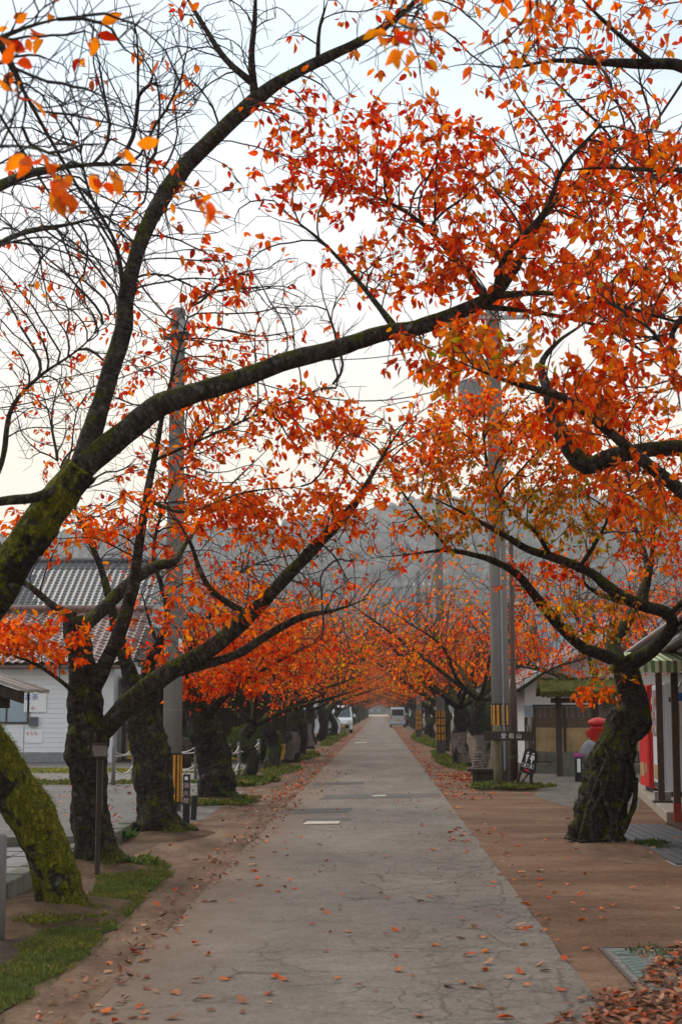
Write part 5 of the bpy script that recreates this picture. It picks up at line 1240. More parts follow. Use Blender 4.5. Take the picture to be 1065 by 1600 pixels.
# ------------------------------------------------------------------ right side: fence, gate roof, gable house, postbox
fe = empty('board_fence', (P(836, 1205, 40).x, 40, 0)); tag(fe, 'dark plank fence with stained tan lower panels on a stone base', 'fence')
for i in range(22): MB().box(0.14 * i, 0.14 * i + 0.13, 0.0 + 0.006 * (i % 2), 0.03, 1.17, 1.68).build('plank', M['wood_brown'], fe)
for i in range(4): MB().box(0.78 * i + 0.02, 0.78 * i + 0.72, -0.02, 0.02, 0.55, 1.16).build('panel', M['tan'], fe)
for i in range(5): MB().box(0.78 * i - 0.04, 0.78 * i + 0.01, -0.04, 0.05, 0.0, 1.70).build('post', M['wood_dark'], fe)
MB().box(-0.05, 3.15, -0.05, 0.06, 1.69, 1.75).build('cap_rail', M['wood_dark'], fe)
for i in range(8):
    MB().box(0.39 * i, 0.39 * i + 0.375, -0.05, 0.05, -0.05, 0.27 + 0.02 * (i % 2)).build('base_stone', M['kerb'], fe, bevel=0.02)
    MB().box(0.39 * i - 0.1, 0.39 * i + 0.275, -0.045, 0.05, 0.30, 0.54).build('base_stone', M['kerb'], fe, bevel=0.02)
gt = empty('roofed_gate', (P(900, 1180, 38).x, 38, 0)); tag(gt, 'small timber gate with a thick moss covered roof behind the twisted trunk', 'gate')
for x in (-0.42, 0.48): MB().box(x - 0.07, x + 0.07, -0.07, 0.07, -0.03, 1.95).build('post', M['wood_dark'], gt, bevel=0.008)
MB().box(-0.6, 0.7, -0.06, 0.06, 1.78, 1.9).build('beam', M['wood_dark'], gt)
M['moss_roof'] = mat_ground('moss thatch', (0.035, 0.04, 0.010), (0.085, 0.085, 0.018), (0.15, 0.12, 0.04), 6, 50, 0.95, 1.0)
mr = MB()
for s_ in (-1, 1):
    n = 26
    for i in range(n):
        x0, x1 = -0.9 + 1.9 * i / n, -0.9 + 1.9 * (i + 1) / n
        d0 = 0.03 * mnoise.noise(Vector((i * 0.7, s_, 0)))
        mr.add([(x0, 0, 2.22 + d0), (x1, 0, 2.22 + d0), (x1, s_ * 0.62, 1.94 + d0), (x0, s_ * 0.62, 1.94 + d0), (x0, 0, 2.36 + d0), (x1, 0, 2.36 + d0), (x1, s_ * 0.66, 2.05 + d0), (x0, s_ * 0.66, 2.05 + d0)], [(3,2,1,0),(4,5,6,7),(0,1,5,4),(1,2,6,5),(2,3,7,6),(3,0,4,7)])
mro = mr.build('roof', M['moss_roof'], gt); moss_tufts(mro, gt, 2200, 77, (1.9, 2.5), 0.05, ((0.10, 0.10, 0.02), (0.07, 0.08, 0.02), (0.16, 0.11, 0.04)), 0.6)
MB().box(-0.4, 0.45, -0.04, 0.0, 0.02, 0.4).build('low_board', M['kerb'], gt)

gh = empty('house', (6.9, 46, 0)); tag(gh, 'white gabled house with red tiled roof and blue grey band behind the plank fence', 'house')
MB().box(-2.6, 2.6, 0, 7, 0, 2.35).build('wall', M['plaster'], gh)
MB().prism([(-2.6, 2.35), (2.6, 2.35), (0, 3.85)], 'y', 0.0, 7).build('gable', M['plaster'], gh)
MB().box(-2.62, 2.62, -0.03, -0.002, 1.45, 1.75).build('band', pmat('blue grey band', (0.25, 0.31, 0.38), 0.6, 0.1), gh)
MB().box(-2.62, 2.62, -0.04, -0.002, 0, 1.4).build('lower_boards', M['wood_dark'], gh)
for s_ in (-1, 1):
    MB().add([(s_ * 3.1, -0.5, 2.02), (0, -0.5, 3.86), (0, -0.5, 4.06), (s_ * 3.1, -0.5, 2.22), (s_ * 3.1, -0.42, 2.02), (0, -0.42, 3.86), (0, -0.42, 4.06), (s_ * 3.1, -0.42, 2.22)], [(0,1,2,3),(7,6,5,4),(0,4,5,1),(1,5,6,2),(2,6,7,3),(3,7,4,0)]).build('barge_board', M['white_wall'], gh)
tiled_roof(gh, (-3.15, 7.4, 2.2), (0, -1, 0), (3.1, 0, 1.84), 27, 13, 0.29, 0.28, M['tile_red'])
tiled_roof(gh, (3.15, -0.43, 2.2), (0, 1, 0), (-3.1, 0, 1.84), 27, 13, 0.29, 0.28, M['tile_red'])

pb = empty('postbox', (P(935, 1180, 36).x, 36, 0)); pb.scale = (0.94, 0.94, 0.96); tag(pb, 'round red pillar postbox behind the twisted trunk', 'postbox')
M['post_red'] = pmat('postbox red', (0.46, 0.014, 0.012), 0.5, 0.35, 5)
MB().lathe([(0.23, -0.02), (0.23, 0.18), (0.2, 0.2), (0.2, 1.2), (0.22, 1.22), (0.22, 1.26), (0.19, 1.28), (0.19, 1.32)], 28).build('body', M['post_red'], pb, True)
MB().lathe([(0.24, 1.32), (0.265, 1.34), (0.265, 1.38), (0.24, 1.42), (0.16, 1.47), (0.05, 1.50), (0.01, 1.505)], 28).build('cap', M['post_red'], pb, True)
hd = MB().box(-0.3, -0.17, -0.09, 0.09, 1.02, 1.2).build('slot_hood', M['post_red'], pb, bevel=0.02)
MB().box(-0.305, -0.301, -0.07, 0.07, 1.1, 1.13).build('slot', M['sign_black'], hd)
MB().box(-0.06, 0.06, -0.215, -0.195, 0.62, 0.86).build('plate', M['ink_white'], pb)
rb = MB().lathe([(0.10, 0.0), (0.2, 0.05), (0.24, 0.2), (0.2, 0.42), (0.1, 0.55), (0.03, 0.58)], 14).build('grey_stone', pmat('grey stone', (0.18, 0.185, 0.19), 0.9, 0.3, 6, 0.4), None, True, (P(921, 1190, 35.4).x, 35.4, 0.35)); 
tag(rb, 'rounded grey stone ornament left of the red postbox', 'stone')
MB().box(-0.25, 0.25, -0.2, 0.2, -0.35, 0.0).build('plinth', M['kerb'], rb)

# ------------------------------------------------------------------ the shop with its awning and vending machines
SH = empty('shop', (4.12, 22.6, 0), -0.105); tag(SH, 'shop at the right edge with tiled eave, steel posts and concrete step', 'shop')
M['step'] = pmat('worn concrete step', (0.30, 0.255, 0.205), 0.85, 0.3, 3, 0.3, 40)
MB().box(0, 5, 0, 9, -0.02, 0.15).build('step', M['step'], SH, bevel=0.012)
MB().box(1.6, 6, -6, 9, 0, 2.57).build('wall', M['plaster'], SH)
MB().box(1.55, 1.595, -5.5, 8.8, 0.16, 1.1).build('lower_boards', M['wood_brown'], SH)
pst = MB().box(0.10, 0.20, -0.16, -0.06, -0.02, 2.46).build('post', M['rust'], SH); MB().box(0.095, 0.205, -0.165, -0.055, 0.0, 0.28).build('painted_foot', pmat('worn red paint', (0.28, 0.045, 0.03), 0.6, 0.4, 9), pst)
p2 = MB().box(0.06, 0.16, 2.3, 2.4, 0.15, 2.46).build('post', M['rust'], SH); MB().box(-0.03, 0.27, 2.22, 2.5, 0.151, 0.18).build('base_plate', M['dark_metal'], p2)
MB().box(0.02, 0.28, 2.6, 2.9, 0.151, 0.3).build('concrete_block', M['concrete'], SH)
MB().box(0.10, 0.22, -6, 9, 2.47, 2.57).build('eave_beam', M['wood_dark'], SH)
MB().tube([(-0.02, -6, 2.50), (-0.02, 9, 2.50)], 0.05, 8).build('gutter', M['base_concrete'], SH)
MB().box(0.05, 1.6, -6, 9, 2.58, 2.62).build('soffit', M['plaster'], SH)
tiled_roof(SH, (-0.06, 9, 2.70), (0, -1, 0), (0.9, 0, 0.42), 56, 14, 0.27, 0.28, M['tile_red'])
for k in range(42):
    MB().lathe([(0.055, 0), (0.06, 0.02), (0.06, 0.06), (0.05, 0.07)], 8).build('eave_tile', M['tile_brown'], SH, True, (-0.12, 8.8 - k * 0.27, 2.70), (0, math.pi / 2, 0))
MB().tube([(0.12, 0.0, 1.75), (0.42, 0.4, 2.25)], 0.015, 6).build('awning_stay', M['steel'], SH)
MB().box(0.08, 0.22, 0.02, 0.1, 1.72, 1.79).build('stay_clamp', M['dark_metal'], SH)
aw = empty('awning', (4.12, 22.6, 0), -0.105); tag(aw, 'green and cream striped cloth awning with a scalloped edge', 'awning')
M['aw_g'] = pmat('awning green', (0.14, 0.26, 0.10), 0.8, 0.25, 6); M['aw_c'] = pmat('awning cream', (0.66, 0.64, 0.44), 0.8, 0.2, 6)
aw.rotation_euler = (0, 0, 0); aw.location = (3.5, 21.5, 0)
for i in range(40):
    x0, x1 = i * 0.052, (i + 1) * 0.052
    wv = 0.018 * math.sin(i * 1.9) + 0.012 * math.sin(i * 0.7)
    n0 = [(x0, 1.1, 2.44), (x0, wv, 2.285), (x0, wv - .01, 2.14), ((x0 + x1) / 2, wv - .012, 2.118), (x1, wv - .01, 2.14), (x1, wv, 2.285), (x1, 1.1, 2.44)]
    off = Vector((0, 0.005, -0.006))
    vs = [Vector(v) for v in n0] + [Vector(v) + off for v in n0]
    MB().add(vs, [(0, 1, 5, 6), (1, 2, 3, 4, 5), (13, 12, 8, 7), (12, 11, 10, 9, 8)] + [(i_, (i_ + 1) % 7, 7 + (i_ + 1) % 7, 7 + i_) for i_ in range(7)]).build('stripe', M['aw_g'] if i % 2 else M['aw_c'], aw)
for i in range(20):
    y0, y1 = i * 0.055, (i + 1) * 0.055; zt = 2.285 + 0.141 * y0
    MB().box(-0.012, -0.004, y0, y1, 2.13, zt).build('side_stripe', M['aw_g'] if i % 2 else M['aw_c'], aw)
MB().tube([(0, 0.03, 2.275), (2.08, 0.03, 2.275)], 0.012, 6).build('front_rail', M['steel'], aw)
# vending machines, fronts towards the road (local -X)
def vending(x_w, y_w, y0, body, label, side_text, low):
    v = empty('vending_machine', (x_w, y_w, 0), -0.03); tag(v, label, 'vending machine', 'vending machines under the awning')
    x0, x1, y1 = 0.05, 0.79, y0 + 1.12
    MB().box(x0, x1, y0, y1, 0.23, 2.06).build('cabinet', body, v, bevel=0.012)
    MB().box(x0 + 0.04, x1 - 0.04, y0 + 0.04, y1 - 0.04, 0.15, 0.23).build('foot', M['dark_metal'], v)
    dr = MB().box(x0 - 0.05, x0 - 0.004, y0 + 0.01, y1 - 0.01, 0.25, 2.04).build('door', body, v, bevel=0.01)
    MB().box(x0 - 0.056, x0 - 0.05, y0 + 0.1, y1 - 0.1, 1.15, 1.95).build('display_window', M['glass'], dr)
    cc = [(0.5, 0.05, 0.03), (0.1, 0.2, 0.4), (0.5, 0.35, 0.05), (0.15, 0.3, 0.12), (0.55, 0.55, 0.55)]
    for r_ in range(3):
        for k in range(8):
            MB().lathe([(0.026, 0), (0.03, 0.01), (0.03, 0.12), (0.026, 0.13)], 8, (x0 - 0.06, y0 + 0.17 + k * 0.112, 1.2 + r_ * 0.25)).build('sample_can', M.setdefault('can%d' % ((k + r_) % 5), pmat('can print', cc[(k + r_) % 5], 0.4, 0.2)), dr)
    MB().box(x0 - 0.058, x0 - 0.051, y0 + 0.12, y0 + 0.36, 0.72, 1.08).build('notice', M['ink_red'], dr)
    MB().box(x0 - 0.06, x0 - 0.051, y0 + 0.5, y0 + 0.98, 0.42, 0.66).build('delivery_flap', M['tan'], dr)
    MB().box(x0 - 0.062, x0 - 0.051, y0 + 0.15, y0 + 0.33, 0.5, 0.66).build('delivery_flap', M['tan'], dr)
    MB().box(x0 - 0.056, x0 - 0.051, y0 + 0.05, y1 - 0.05, 0.26, 0.36).build('kick_strip', low, dr)
    MB().box(x0 + 0.14, x0 + 0.16, y0 - 0.004, y0, 0.26, 2.03).build('side_seam', M['base_concrete'], v)
    if side_text:
        pa = MB().box(x0 + 0.2, x1 - 0.03, y0 - 0.006, y0 - 0.001, 0.95, 2.02).build('side_panel', pmat('pale side panel', (0.55, 0.57, 0.59), 0.5, 0.06), v)
        text(side_text, 0.26, M['ink_red'], pa, (x0 + 0.46, y0 - 0.009, 1.44), (math.pi / 2, -math.pi / 2, 0), sx=1.25)
        MB().box(x0 + 0.2, x0 + 0.245, y0 - 0.01, y0 - 0.006, 1.05, 1.72).build('orange_strip', M['pole_yellow'], pa)
        MB().box(x0 + 0.12, x1 - 0.05, y0 - 0.011, y0 - 0.007, 1.76, 1.9).build('blue_band', M['ink_blue'], pa)
    return v
M['vend_white'] = pmat('machine white', (0.56, 0.585, 0.61), 0.4, 0.06, 2); M['vend_red'] = pmat('machine red', (0.55, 0.02, 0.018), 0.35, 0.1, 2)
vending(4.80, 26.5, 0.0, M['vend_white'], 'white drinks vending machine with red lettering DyDo up its side', 'DyDo', M['dark_metal'])
vending(4.76, 27.72, 0.0, M['vend_red'], 'red drinks vending machine behind the white one', None, M['vend_red'])
bch = empty('shop_bench', (5.55, 24.6, 0.15)); tag(bch, 'small wooden bench against the white vending machine', 'bench')
MB().box(-0.2, 0.6, -0.15, 0.2, 0.36, 0.41).build('seat', M['wood_brown'], bch)
for x in (-0.15, 0.5): MB().box(x, x + 0.05, -0.12, 0.17, 0, 0.36).build('leg', M['wood_brown'], bch)
# slatted steel cover over the gutter, and a small one by the post
gc = empty('drain_cover', (3.05, 16.3, 0)); tag(gc, 'dark slatted steel drain cover with pale gaps right of the twisted trunk', 'drain cover')
MB().box(0, 0.93, 0, 5.6, 0.006, 0.012).build('bed', pmat('pale steel edge', (0.36, 0.35, 0.34), 0.6, 0.2), gc)
M['slat'] = pmat('dark steel slat', (0.052, 0.054, 0.058), 0.55, 0.25, 6)
for i in range(7): MB().box(0.012 + i * 0.131, 0.012 + i * 0.131 + 0.117, 0.02, 5.58, 0.012, 0.03).build('slat', M['slat'], gc)
gd = empty('drain_grate', (4.05, 21.0, 0)); tag(gd, 'rusty drain grate in front of the shop step post', 'drain cover')
for i in range(24): MB().box(0.0, 1.2, i * 0.055, i * 0.055 + 0.03, 0.004, 0.025).build('bar', M['rust'], gd)
MB().box(0.02, 1.18, 0.0, 1.3, 0.001, 0.006).build('pit', M['sign_black'], gd)
# tree grating at the lower right: gravel bed with rows of teal studs
tw_ = empty('tree_grating', (1.50, 9.05, 0)); tag(tw_, 'teal studded tree grating half buried in leaves at lower right', 'grating')
MB().box(0, 2.2, 0, 1.65, 0.0045, 0.010).build('gravel_bed', M['gravel'], tw_)
M['teal'] = pmat('worn teal grating', (0.15, 0.19, 0.165), 0.8, 0.55, 14, 0.3)
for i in range(4):
    for j in range(15):
        if (i * 7 + j * 5) % 11 in (0, 4) and i + j: continue
        x0, y0 = 0.04 + i * 0.29, 0.04 + j * 0.107
        q = MB().box(0, 0.13, 0, 0.03, 0.009, 0.020).box(0, 0.13, 0.05, 0.08, 0.009, 0.020).box(0, 0.03, 0.03, 0.05, 0.0095, 0.018).box(0.10, 0.13, 0.03, 0.05, 0.0095, 0.018)
        if i == 0 and j == 0: stud = q.build('grating_link', M['teal'], tw_, loc=(x0, y0, 0)); sm = stud.data
        else: link('grating_link', sm, None, tw_, (x0, y0, 0))
MB().box(-0.03, -0.005, -0.03, 1.68, 0.002, 0.014).build('frame_edge', M['rust'], tw_); MB().box(-0.005, 2.2, 1.655, 1.68, 0.002, 0.014).build('frame_edge', M['rust'], tw_)

# ------------------------------------------------------------------ vans
M['van_white'] = pmat('white car paint', (0.68, 0.70, 0.72), 0.25, 0.04, 2, coat=0.5); M['van_silver'] = pmat('silver car paint', (0.42, 0.47, 0.53), 0.3, 0.05, 2, metal=0.3, coat=0.4)
M['car_glass'] = pmat('car glass', (0.03, 0.035, 0.04), 0.06, 0.1, spec=0.7); M['tyre'] = pmat('tyre', (0.02, 0.02, 0.02), 0.8, 0.1)
M['lamp'] = pmat('head lamp', (0.6, 0.62, 0.65), 0.15, 0.1, spec=0.7); M['tail'] = pmat('tail lamp', (0.45, 0.02, 0.02), 0.25, 0.1)
def van(loc, rz, paint, label, H=1.88):
    v = empty('parked_van', loc, rz); tag(v, label, 'van', 'white vans parked under the avenue trees')
    W = 0.72
    prof = [(-1.62, 0.28), (-1.66, 0.62), (-1.60, 0.92), (-1.42, 1.08), (-0.95, H - 0.10), (-0.72, H), (1.45, H), (1.60, H - 0.12), (1.66, 1.0), (1.66, 0.34), (1.55, 0.24), (-1.5, 0.22)]
    vs, fs = [], []; n = len(prof)
    secs = [(-W, 0.0), (-W + 0.03, 0), (W - 0.03, 0), (W, 0)]
    for k, (x, _) in enumerate(secs):
        for (y, z) in prof:
            inset = 0.10 * max(0, (z - 1.0) / (H - 1.0)); xx = x - math.copysign(inset, x)
            if k in (0, 3): y2, z2 = y * 0.985, 0.24 + (z - 0.24) * 0.985
            else: y2, z2 = y, z
            vs.append((xx, y2, z2))
    for k in range(3):
        for i in range(n): fs.append((k * n + i, k * n + (i + 1) % n, (k + 1) * n + (i + 1) % n, (k + 1) * n + i))
    fs.append(tuple(range(n))[::-1]); fs.append(tuple(3 * n + i for i in range(n)))
    m = MB(); m.add(vs, fs); body = m.build('body', paint, v, bevel=0.03)
    def X(z, s): return s * (W - 0.10 * max(0, (z - 1.0) / (H - 1.0)))
    # windscreen, a shallow slab lying on the sloped nose
    def slab(a, b, c, d, t, name, mat, par):
        a, b, c, d = map(Vector, (a, b, c, d)); nn = (b - a).cross(d - a).normalized() * t
        return MB().add([a, b, c, d, a + nn, b + nn, c + nn, d + nn], [(3,2,1,0),(4,5,6,7),(0,1,5,4),(1,2,6,5),(2,3,7,6),(3,0,4,7)]).build(name, mat, par)
    slab((-0.60, -1.40, 1.12), (0.60, -1.40, 1.12), (0.55, -0.985, H - 0.13), (-0.55, -0.985, H - 0.13), 0.012, 'windscreen', M['car_glass'], v)
    slab((0.58, 1.652, 1.10), (-0.58, 1.652, 1.10), (-0.53, 1.625, H - 0.2), (0.53, 1.625, H - 0.2), 0.014, 'rear_window', M['car_glass'], v)
    for s in (-1, 1):
        for (y0, y1, sl) in ((-1.12, -0.35, 0.38), (-0.25, 0.62, 0), (0.70, 1.45, 0)):
            q = [(X(1.1, s) , y0, 1.10), (X(1.1, s), y1, 1.10), (X(H - .22, s), y1, H - .22), (X(H - .22, s), y0 + sl, H - .22)]
            if s > 0: slab(*q, 0.012, 'side_window', M['car_glass'], v)
            else: slab(q[1], q[0], q[3], q[2], 0.012, 'side_window', M['car_glass'], v)
        MB().box(s * 0.38 - 0.14 + 0.1 * s, s * 0.38 + 0.14 + 0.1 * s, -1.69, -1.62, 0.72, 0.92).build('headlight', M['lamp'], v, bevel=0.02)
        MB().box(s * 0.64 - 0.05, s * 0.64 + 0.05, 1.64, 1.69, 0.75, 1.15).build('tail_light', M['tail'], v, bevel=0.01)
        mi = MB().box(s * 0.86 - 0.07, s * 0.86 + 0.07, -1.2, -1.1, 1.12, 1.34).build('mirror', paint, v, bevel=0.02)
        for y in (-1.05, 1.05):
            w = MB(); w.tube([(s * 0.58, y, 0.28), (s * 0.735, y, 0.28)], 0.28, 20); wh = w.build('wheel', M['tyre'], v)
            r_ = MB(); r_.tube([(s * 0.70, y, 0.28), (s * 0.742, y, 0.28)], 0.17, 14); r_.build('rim', M['steel'], wh)
    MB().box(-0.5, 0.5, -1.70, -1.60, 0.33, 0.56).build('grille', M['tyre'], v, bevel=0.02)
    MB().box(-0.7, 0.7, -1.70, -1.58, 0.60, 0.66).build('bumper_trim', M['steel'], v)
    MB().box(-0.17, 0.17, -1.715, -1.70, 0.40, 0.54).build('number_plate', M['yellow'], v)
    MB().box(-0.7, 0.7, 1.63, 1.73, 0.30, 0.52).build('rear_bumper', paint, v, bevel=0.03)
    MB().box(-0.17, 0.17, 1.69, 1.70, 0.62, 0.78).build('number_plate', M['yellow'], v)
    return v
van((-2.72, 112, 0), 0.05, M['van_white'], 'white van parked nose towards the viewer on the left roadside', 1.95)
van((-4.05, 93.5, 0), math.pi / 2 + 0.12, M['van_white'], 'white van poking its sloping nose out between the left trunks')
van((1.72, 148, 0), math.pi, M['van_silver'], 'pale silver van seen from behind at the right roadside')
van((-8.6, 60, 0), 0.3, M['van_white'], 'white van half hidden behind the hedge and thin left trunks')

# ------------------------------------------------------------------ grass, weeds, ferns, hedge
def inside(pts, poly):
    x, y = pts[:, 0], pts[:, 1]; r = np.zeros(len(pts), bool); n = len(poly)
    for i in range(n):
        (x0, y0), (x1, y1) = poly[i], poly[(i + 1) % n]
        c = ((y0 > y) != (y1 > y)) & (x < (x1 - x0) * (y - y0) / (y1 - y0 + 1e-12) + x0); r ^= c
    return r
def blades(name, poly, n, ln, cols, label, seed, wid=0.09, z=0.0, droop=0.5, thin=0.35):
    rng = np.random.default_rng(seed); poly = [(p[0], p[1]) for p in poly]
    a = np.array(poly); lo, hi = a.min(0), a.max(0)
    q = rng.uniform(lo, hi, (n * 4, 2)); q = q[inside(q, poly)]
    w = np.array([mnoise.noise(Vector((x * 2.1, y * 2.1, seed))) + 0.6 * mnoise.noise(Vector((x * 6, y * 6, seed))) for x, y in q])
    q = q[w > -thin][:n]; k = len(q)
    p = np.zeros((k, 3)); p[:, :2] = q; p[:, 2] = z
    ax = rng.normal(scale=droop, size=(k, 3)); ax[:, 2] = 1
    X, A, Z = leaf_frames(ax, rng)
    c = np.array(cols)[rng.integers(0, len(cols), k)] * rng.uniform(0.65, 1.3, (k, 1))
    tone = np.array([[mnoise.noise(Vector((x * 1.6, y * 1.6, seed + 9))), mnoise.noise(Vector((x * 4, y * 4, seed + 5)))] for x, y in q])
    c = c * (1 + 0.35 * tone[:, 1:2]) * (1 + np.array([[0.7, 0.25, 0.2]]) * np.maximum(tone[:, :1], -0.3))
    o = link(name, leaf_mesh(name, p, X, A, Z, ln * rng.uniform(0.5, 1.4, k) * (1 + 0.4 * tone[:, 1]), c, True, wid), M['grass'])
    tag(o, label, None, None, 'stuff'); return o
GC = ((0.085, 0.115, 0.018), (0.12, 0.145, 0.025), (0.06, 0.085, 0.015), (0.17, 0.16, 0.045), (0.11, 0.10, 0.03))
lawn = [G(-260, 1640), G(-30, 1610), G(62, 1545), G(135, 1492), G(200, 1432), G(262, 1368), G(268, 1352), G(225, 1345), G(190, 1352), G(165, 1362), G(140, 1395), G(150, 1425), G(110, 1452), G(60, 1460), G(40, 1490), G(0, 1520), G(-200, 1540)]
rw = []
for i, p in enumerate(lawn):
    q2 = lawn[(i + 1) % len(lawn)]
    for t_ in range(10):
        w_ = p.lerp(q2, t_ / 10); rw.append((w_.x + 0.09 * mnoise.noise(Vector((w_.x * 4, w_.y * 2.2, 0))) + 0.06 * mnoise.noise(Vector((w_.x * 11, w_.y * 9, 3))), w_.y + 0.1 * mnoise.noise(Vector((w_.x * 3, w_.y * 3, 7)))))
sheet('lawn', rw, 0.012, M['turf'], 'strip of short green grass along the left verge')
blades('grass', rw, 34000, 0.030, GC, 'short green grass on the left verge', 5, 0.16, 0.012, 0.8, 0.5)
edge = [(p[0] + 0.16, p[1] - 0.1) for p in rw]
blades('grass', [G(-40, 1640), G(20, 1590), G(75, 1548), G(148, 1492), G(215, 1430), G(278, 1362), G(262, 1352), G(190, 1425), G(120, 1488), G(50, 1540), G(-40, 1600)], 2600, 0.03, GC, 'thin grass fraying into the left pavement', 6, 0.12, 0.006, 0.8, 0.05)
sheet('soil_bed', [(p.x, p.y) for p in (G(-260, 1560), G(-60, 1530), G(15, 1512), G(62, 1478), G(58, 1462), G(20, 1470), G(-60, 1480), G(-260, 1500))], 0.016, M['soil'])
WC = ((0.075, 0.11, 0.018), (0.11, 0.14, 0.025), (0.05, 0.075, 0.016), (0.17, 0.14, 0.04))
def patchw(cx, cy, rx, ry, n, ln, label, seed, z=0.02, cols=WC, wid=0.45):
    poly = [(cx + rx * math.cos(a) * (1 + 0.25 * math.sin(3 * a + seed)), cy + ry * math.sin(a)) for a in np.linspace(0, 6.28, 22)[:-1]]
    return blades('weeds', poly, n, ln, cols, label, seed, wid, z, 0.9, 0.1)
patchw(-2.75, 26.9, 0.75, 1.3, 3200, 0.06, 'low weeds on the mound of the lumpy left trunk', 11, 0.05)
patchw(-2.85, 34.6, 0.55, 1.8, 2800, 0.11, 'bright weeds at the foot of the small bent left tree', 12, 0.02)
patchw(-2.6, 41, 0.45, 3.2, 2600, 0.08, 'weeds in the left tree row before the wrapped trunk', 13)
patchw(-2.6, 54, 0.4, 6, 3000, 0.08, 'weeds along the left tree row farther on', 14)
patchw(2.55, 31.9, 0.85, 1.0, 2800, 0.07, 'green weeds round the foot of the name board', 15, 0.06)
patchw(2.15, 51, 0.35, 10, 4200, 0.08, 'grass along the right tree row', 16)
patchw(2.4, 85, 0.5, 20, 4500, 0.12, 'grass along the far right tree row', 17)
patchw(-2.5, 90, 0.45, 22, 4500, 0.12, 'grass along the far left tree row', 18)
patchw(-8.5, 34.3, 5.0, 0.9, 5200, 0.07, 'yellow green weeds in the gravel strip, nearer band', 19, 0.004)
patchw(-8.0, 40.8, 4.6, 1.4, 5200, 0.07, 'yellow green weeds in the gravel strip, farther band', 20, 0.004, ((0.20, 0.20, 0.04), (0.14, 0.18, 0.03), (0.25, 0.2, 0.06)))
patchw(-2.45, 12.1, 0.35, 0.7, 1500, 0.03, 'moss and small weeds at the nearest left trunk', 21, 0.06, ((0.09, 0.10, 0.015), (0.13, 0.12, 0.02)))
patchw(-2.75, 16.2, 0.5, 0.6, 1200, 0.05, 'grass tufts at the second left trunk', 22, 0.05)
patchw(-3.3, 19.6, 0.35, 0.5, 420, 0.13, 'fern fronds beside the third left trunk', 23, 0.03, ((0.06, 0.11, 0.02), (0.09, 0.15, 0.03)), 0.22)
patchw(3.25, 18.6, 0.22, 0.55, 900, 0.05, 'dark grass tuft at the twisted trunk foot', 24, 0.02, ((0.04, 0.06, 0.012), (0.07, 0.09, 0.02)), 0.15)
patchw(2.0, 10.35, 0.35, 0.5, 500, 0.03, 'moss at the root by the right edge', 25, 0.02, ((0.06, 0.07, 0.02), (0.08, 0.1, 0.02)), 0.3)
def bush(cx, cy, rx, ry, rz, n, label, seed, cols, ln=0.06, name='clipped_bush'):
    rng = np.random.default_rng(seed); v = rng.normal(size=(n, 3)); v /= np.linalg.norm(v, axis=1, keepdims=True)
    rad = rng.uniform(0.82, 1.0, (n, 1)) * np.array([[1 + 0.12 * mnoise.noise(Vector(u) * 2.5 + Vector((seed, 0, 0)))] for u in v])
    p = v * rad * np.array((rx, ry, rz)); p[:, 2] += rz; k = p[:, 2] > 0.02; p, v = p[k], v[k]
    ax = v + rng.normal(scale=0.6, size=v.shape); X, A, Z = leaf_frames(ax, rng)
    c = np.array(cols)[rng.integers(0, len(cols), len(p))] * rng.uniform(0.6, 1.3, (len(p), 1))
    r = empty(name, (cx, cy, 0)); tag(r, label, 'bush')
    o = link('foliage', leaf_mesh('foliage', p, X, A, Z, ln * rng.uniform(0.6, 1.3, len(p)), c, True, 0.55), M['grass'], r); o['kind'] = 'stuff'
    MB().tube([(0, 0, -0.02), (0.02, 0, rz * 0.6), (0, 0.02, rz * 1.2)], [0.06, 0.05, 0.02], 7).build('stem', M['twig'], r)
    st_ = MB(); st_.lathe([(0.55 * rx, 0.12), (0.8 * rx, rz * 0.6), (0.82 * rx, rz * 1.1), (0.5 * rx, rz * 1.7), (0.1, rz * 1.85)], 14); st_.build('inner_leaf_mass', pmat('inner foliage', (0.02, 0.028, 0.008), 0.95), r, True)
bush(P(398, 1195, 47).x, 47, 0.85, 0.8, 0.62, 4200, 'round clipped green bush between the thin left trunks', 31, ((0.05, 0.075, 0.012), (0.08, 0.10, 0.016), (0.11, 0.12, 0.02)))
bush(-6.6, 49.5, 1.0, 0.8, 0.55, 3600, 'low dark clipped bush by the garage', 32, ((0.035, 0.055, 0.012), (0.06, 0.075, 0.016)))
bush(6.2, 90, 1.6, 1.6, 1.3, 3600, 'dark rounded shrub behind the far right avenue', 33, ((0.03, 0.045, 0.014), (0.05, 0.06, 0.02)), 0.1)
bush(-5.5, 80, 1.5, 1.5, 1.1, 3600, 'dark rounded shrub behind the far left avenue', 34, ((0.03, 0.045, 0.014), (0.05, 0.06, 0.02)), 0.1)

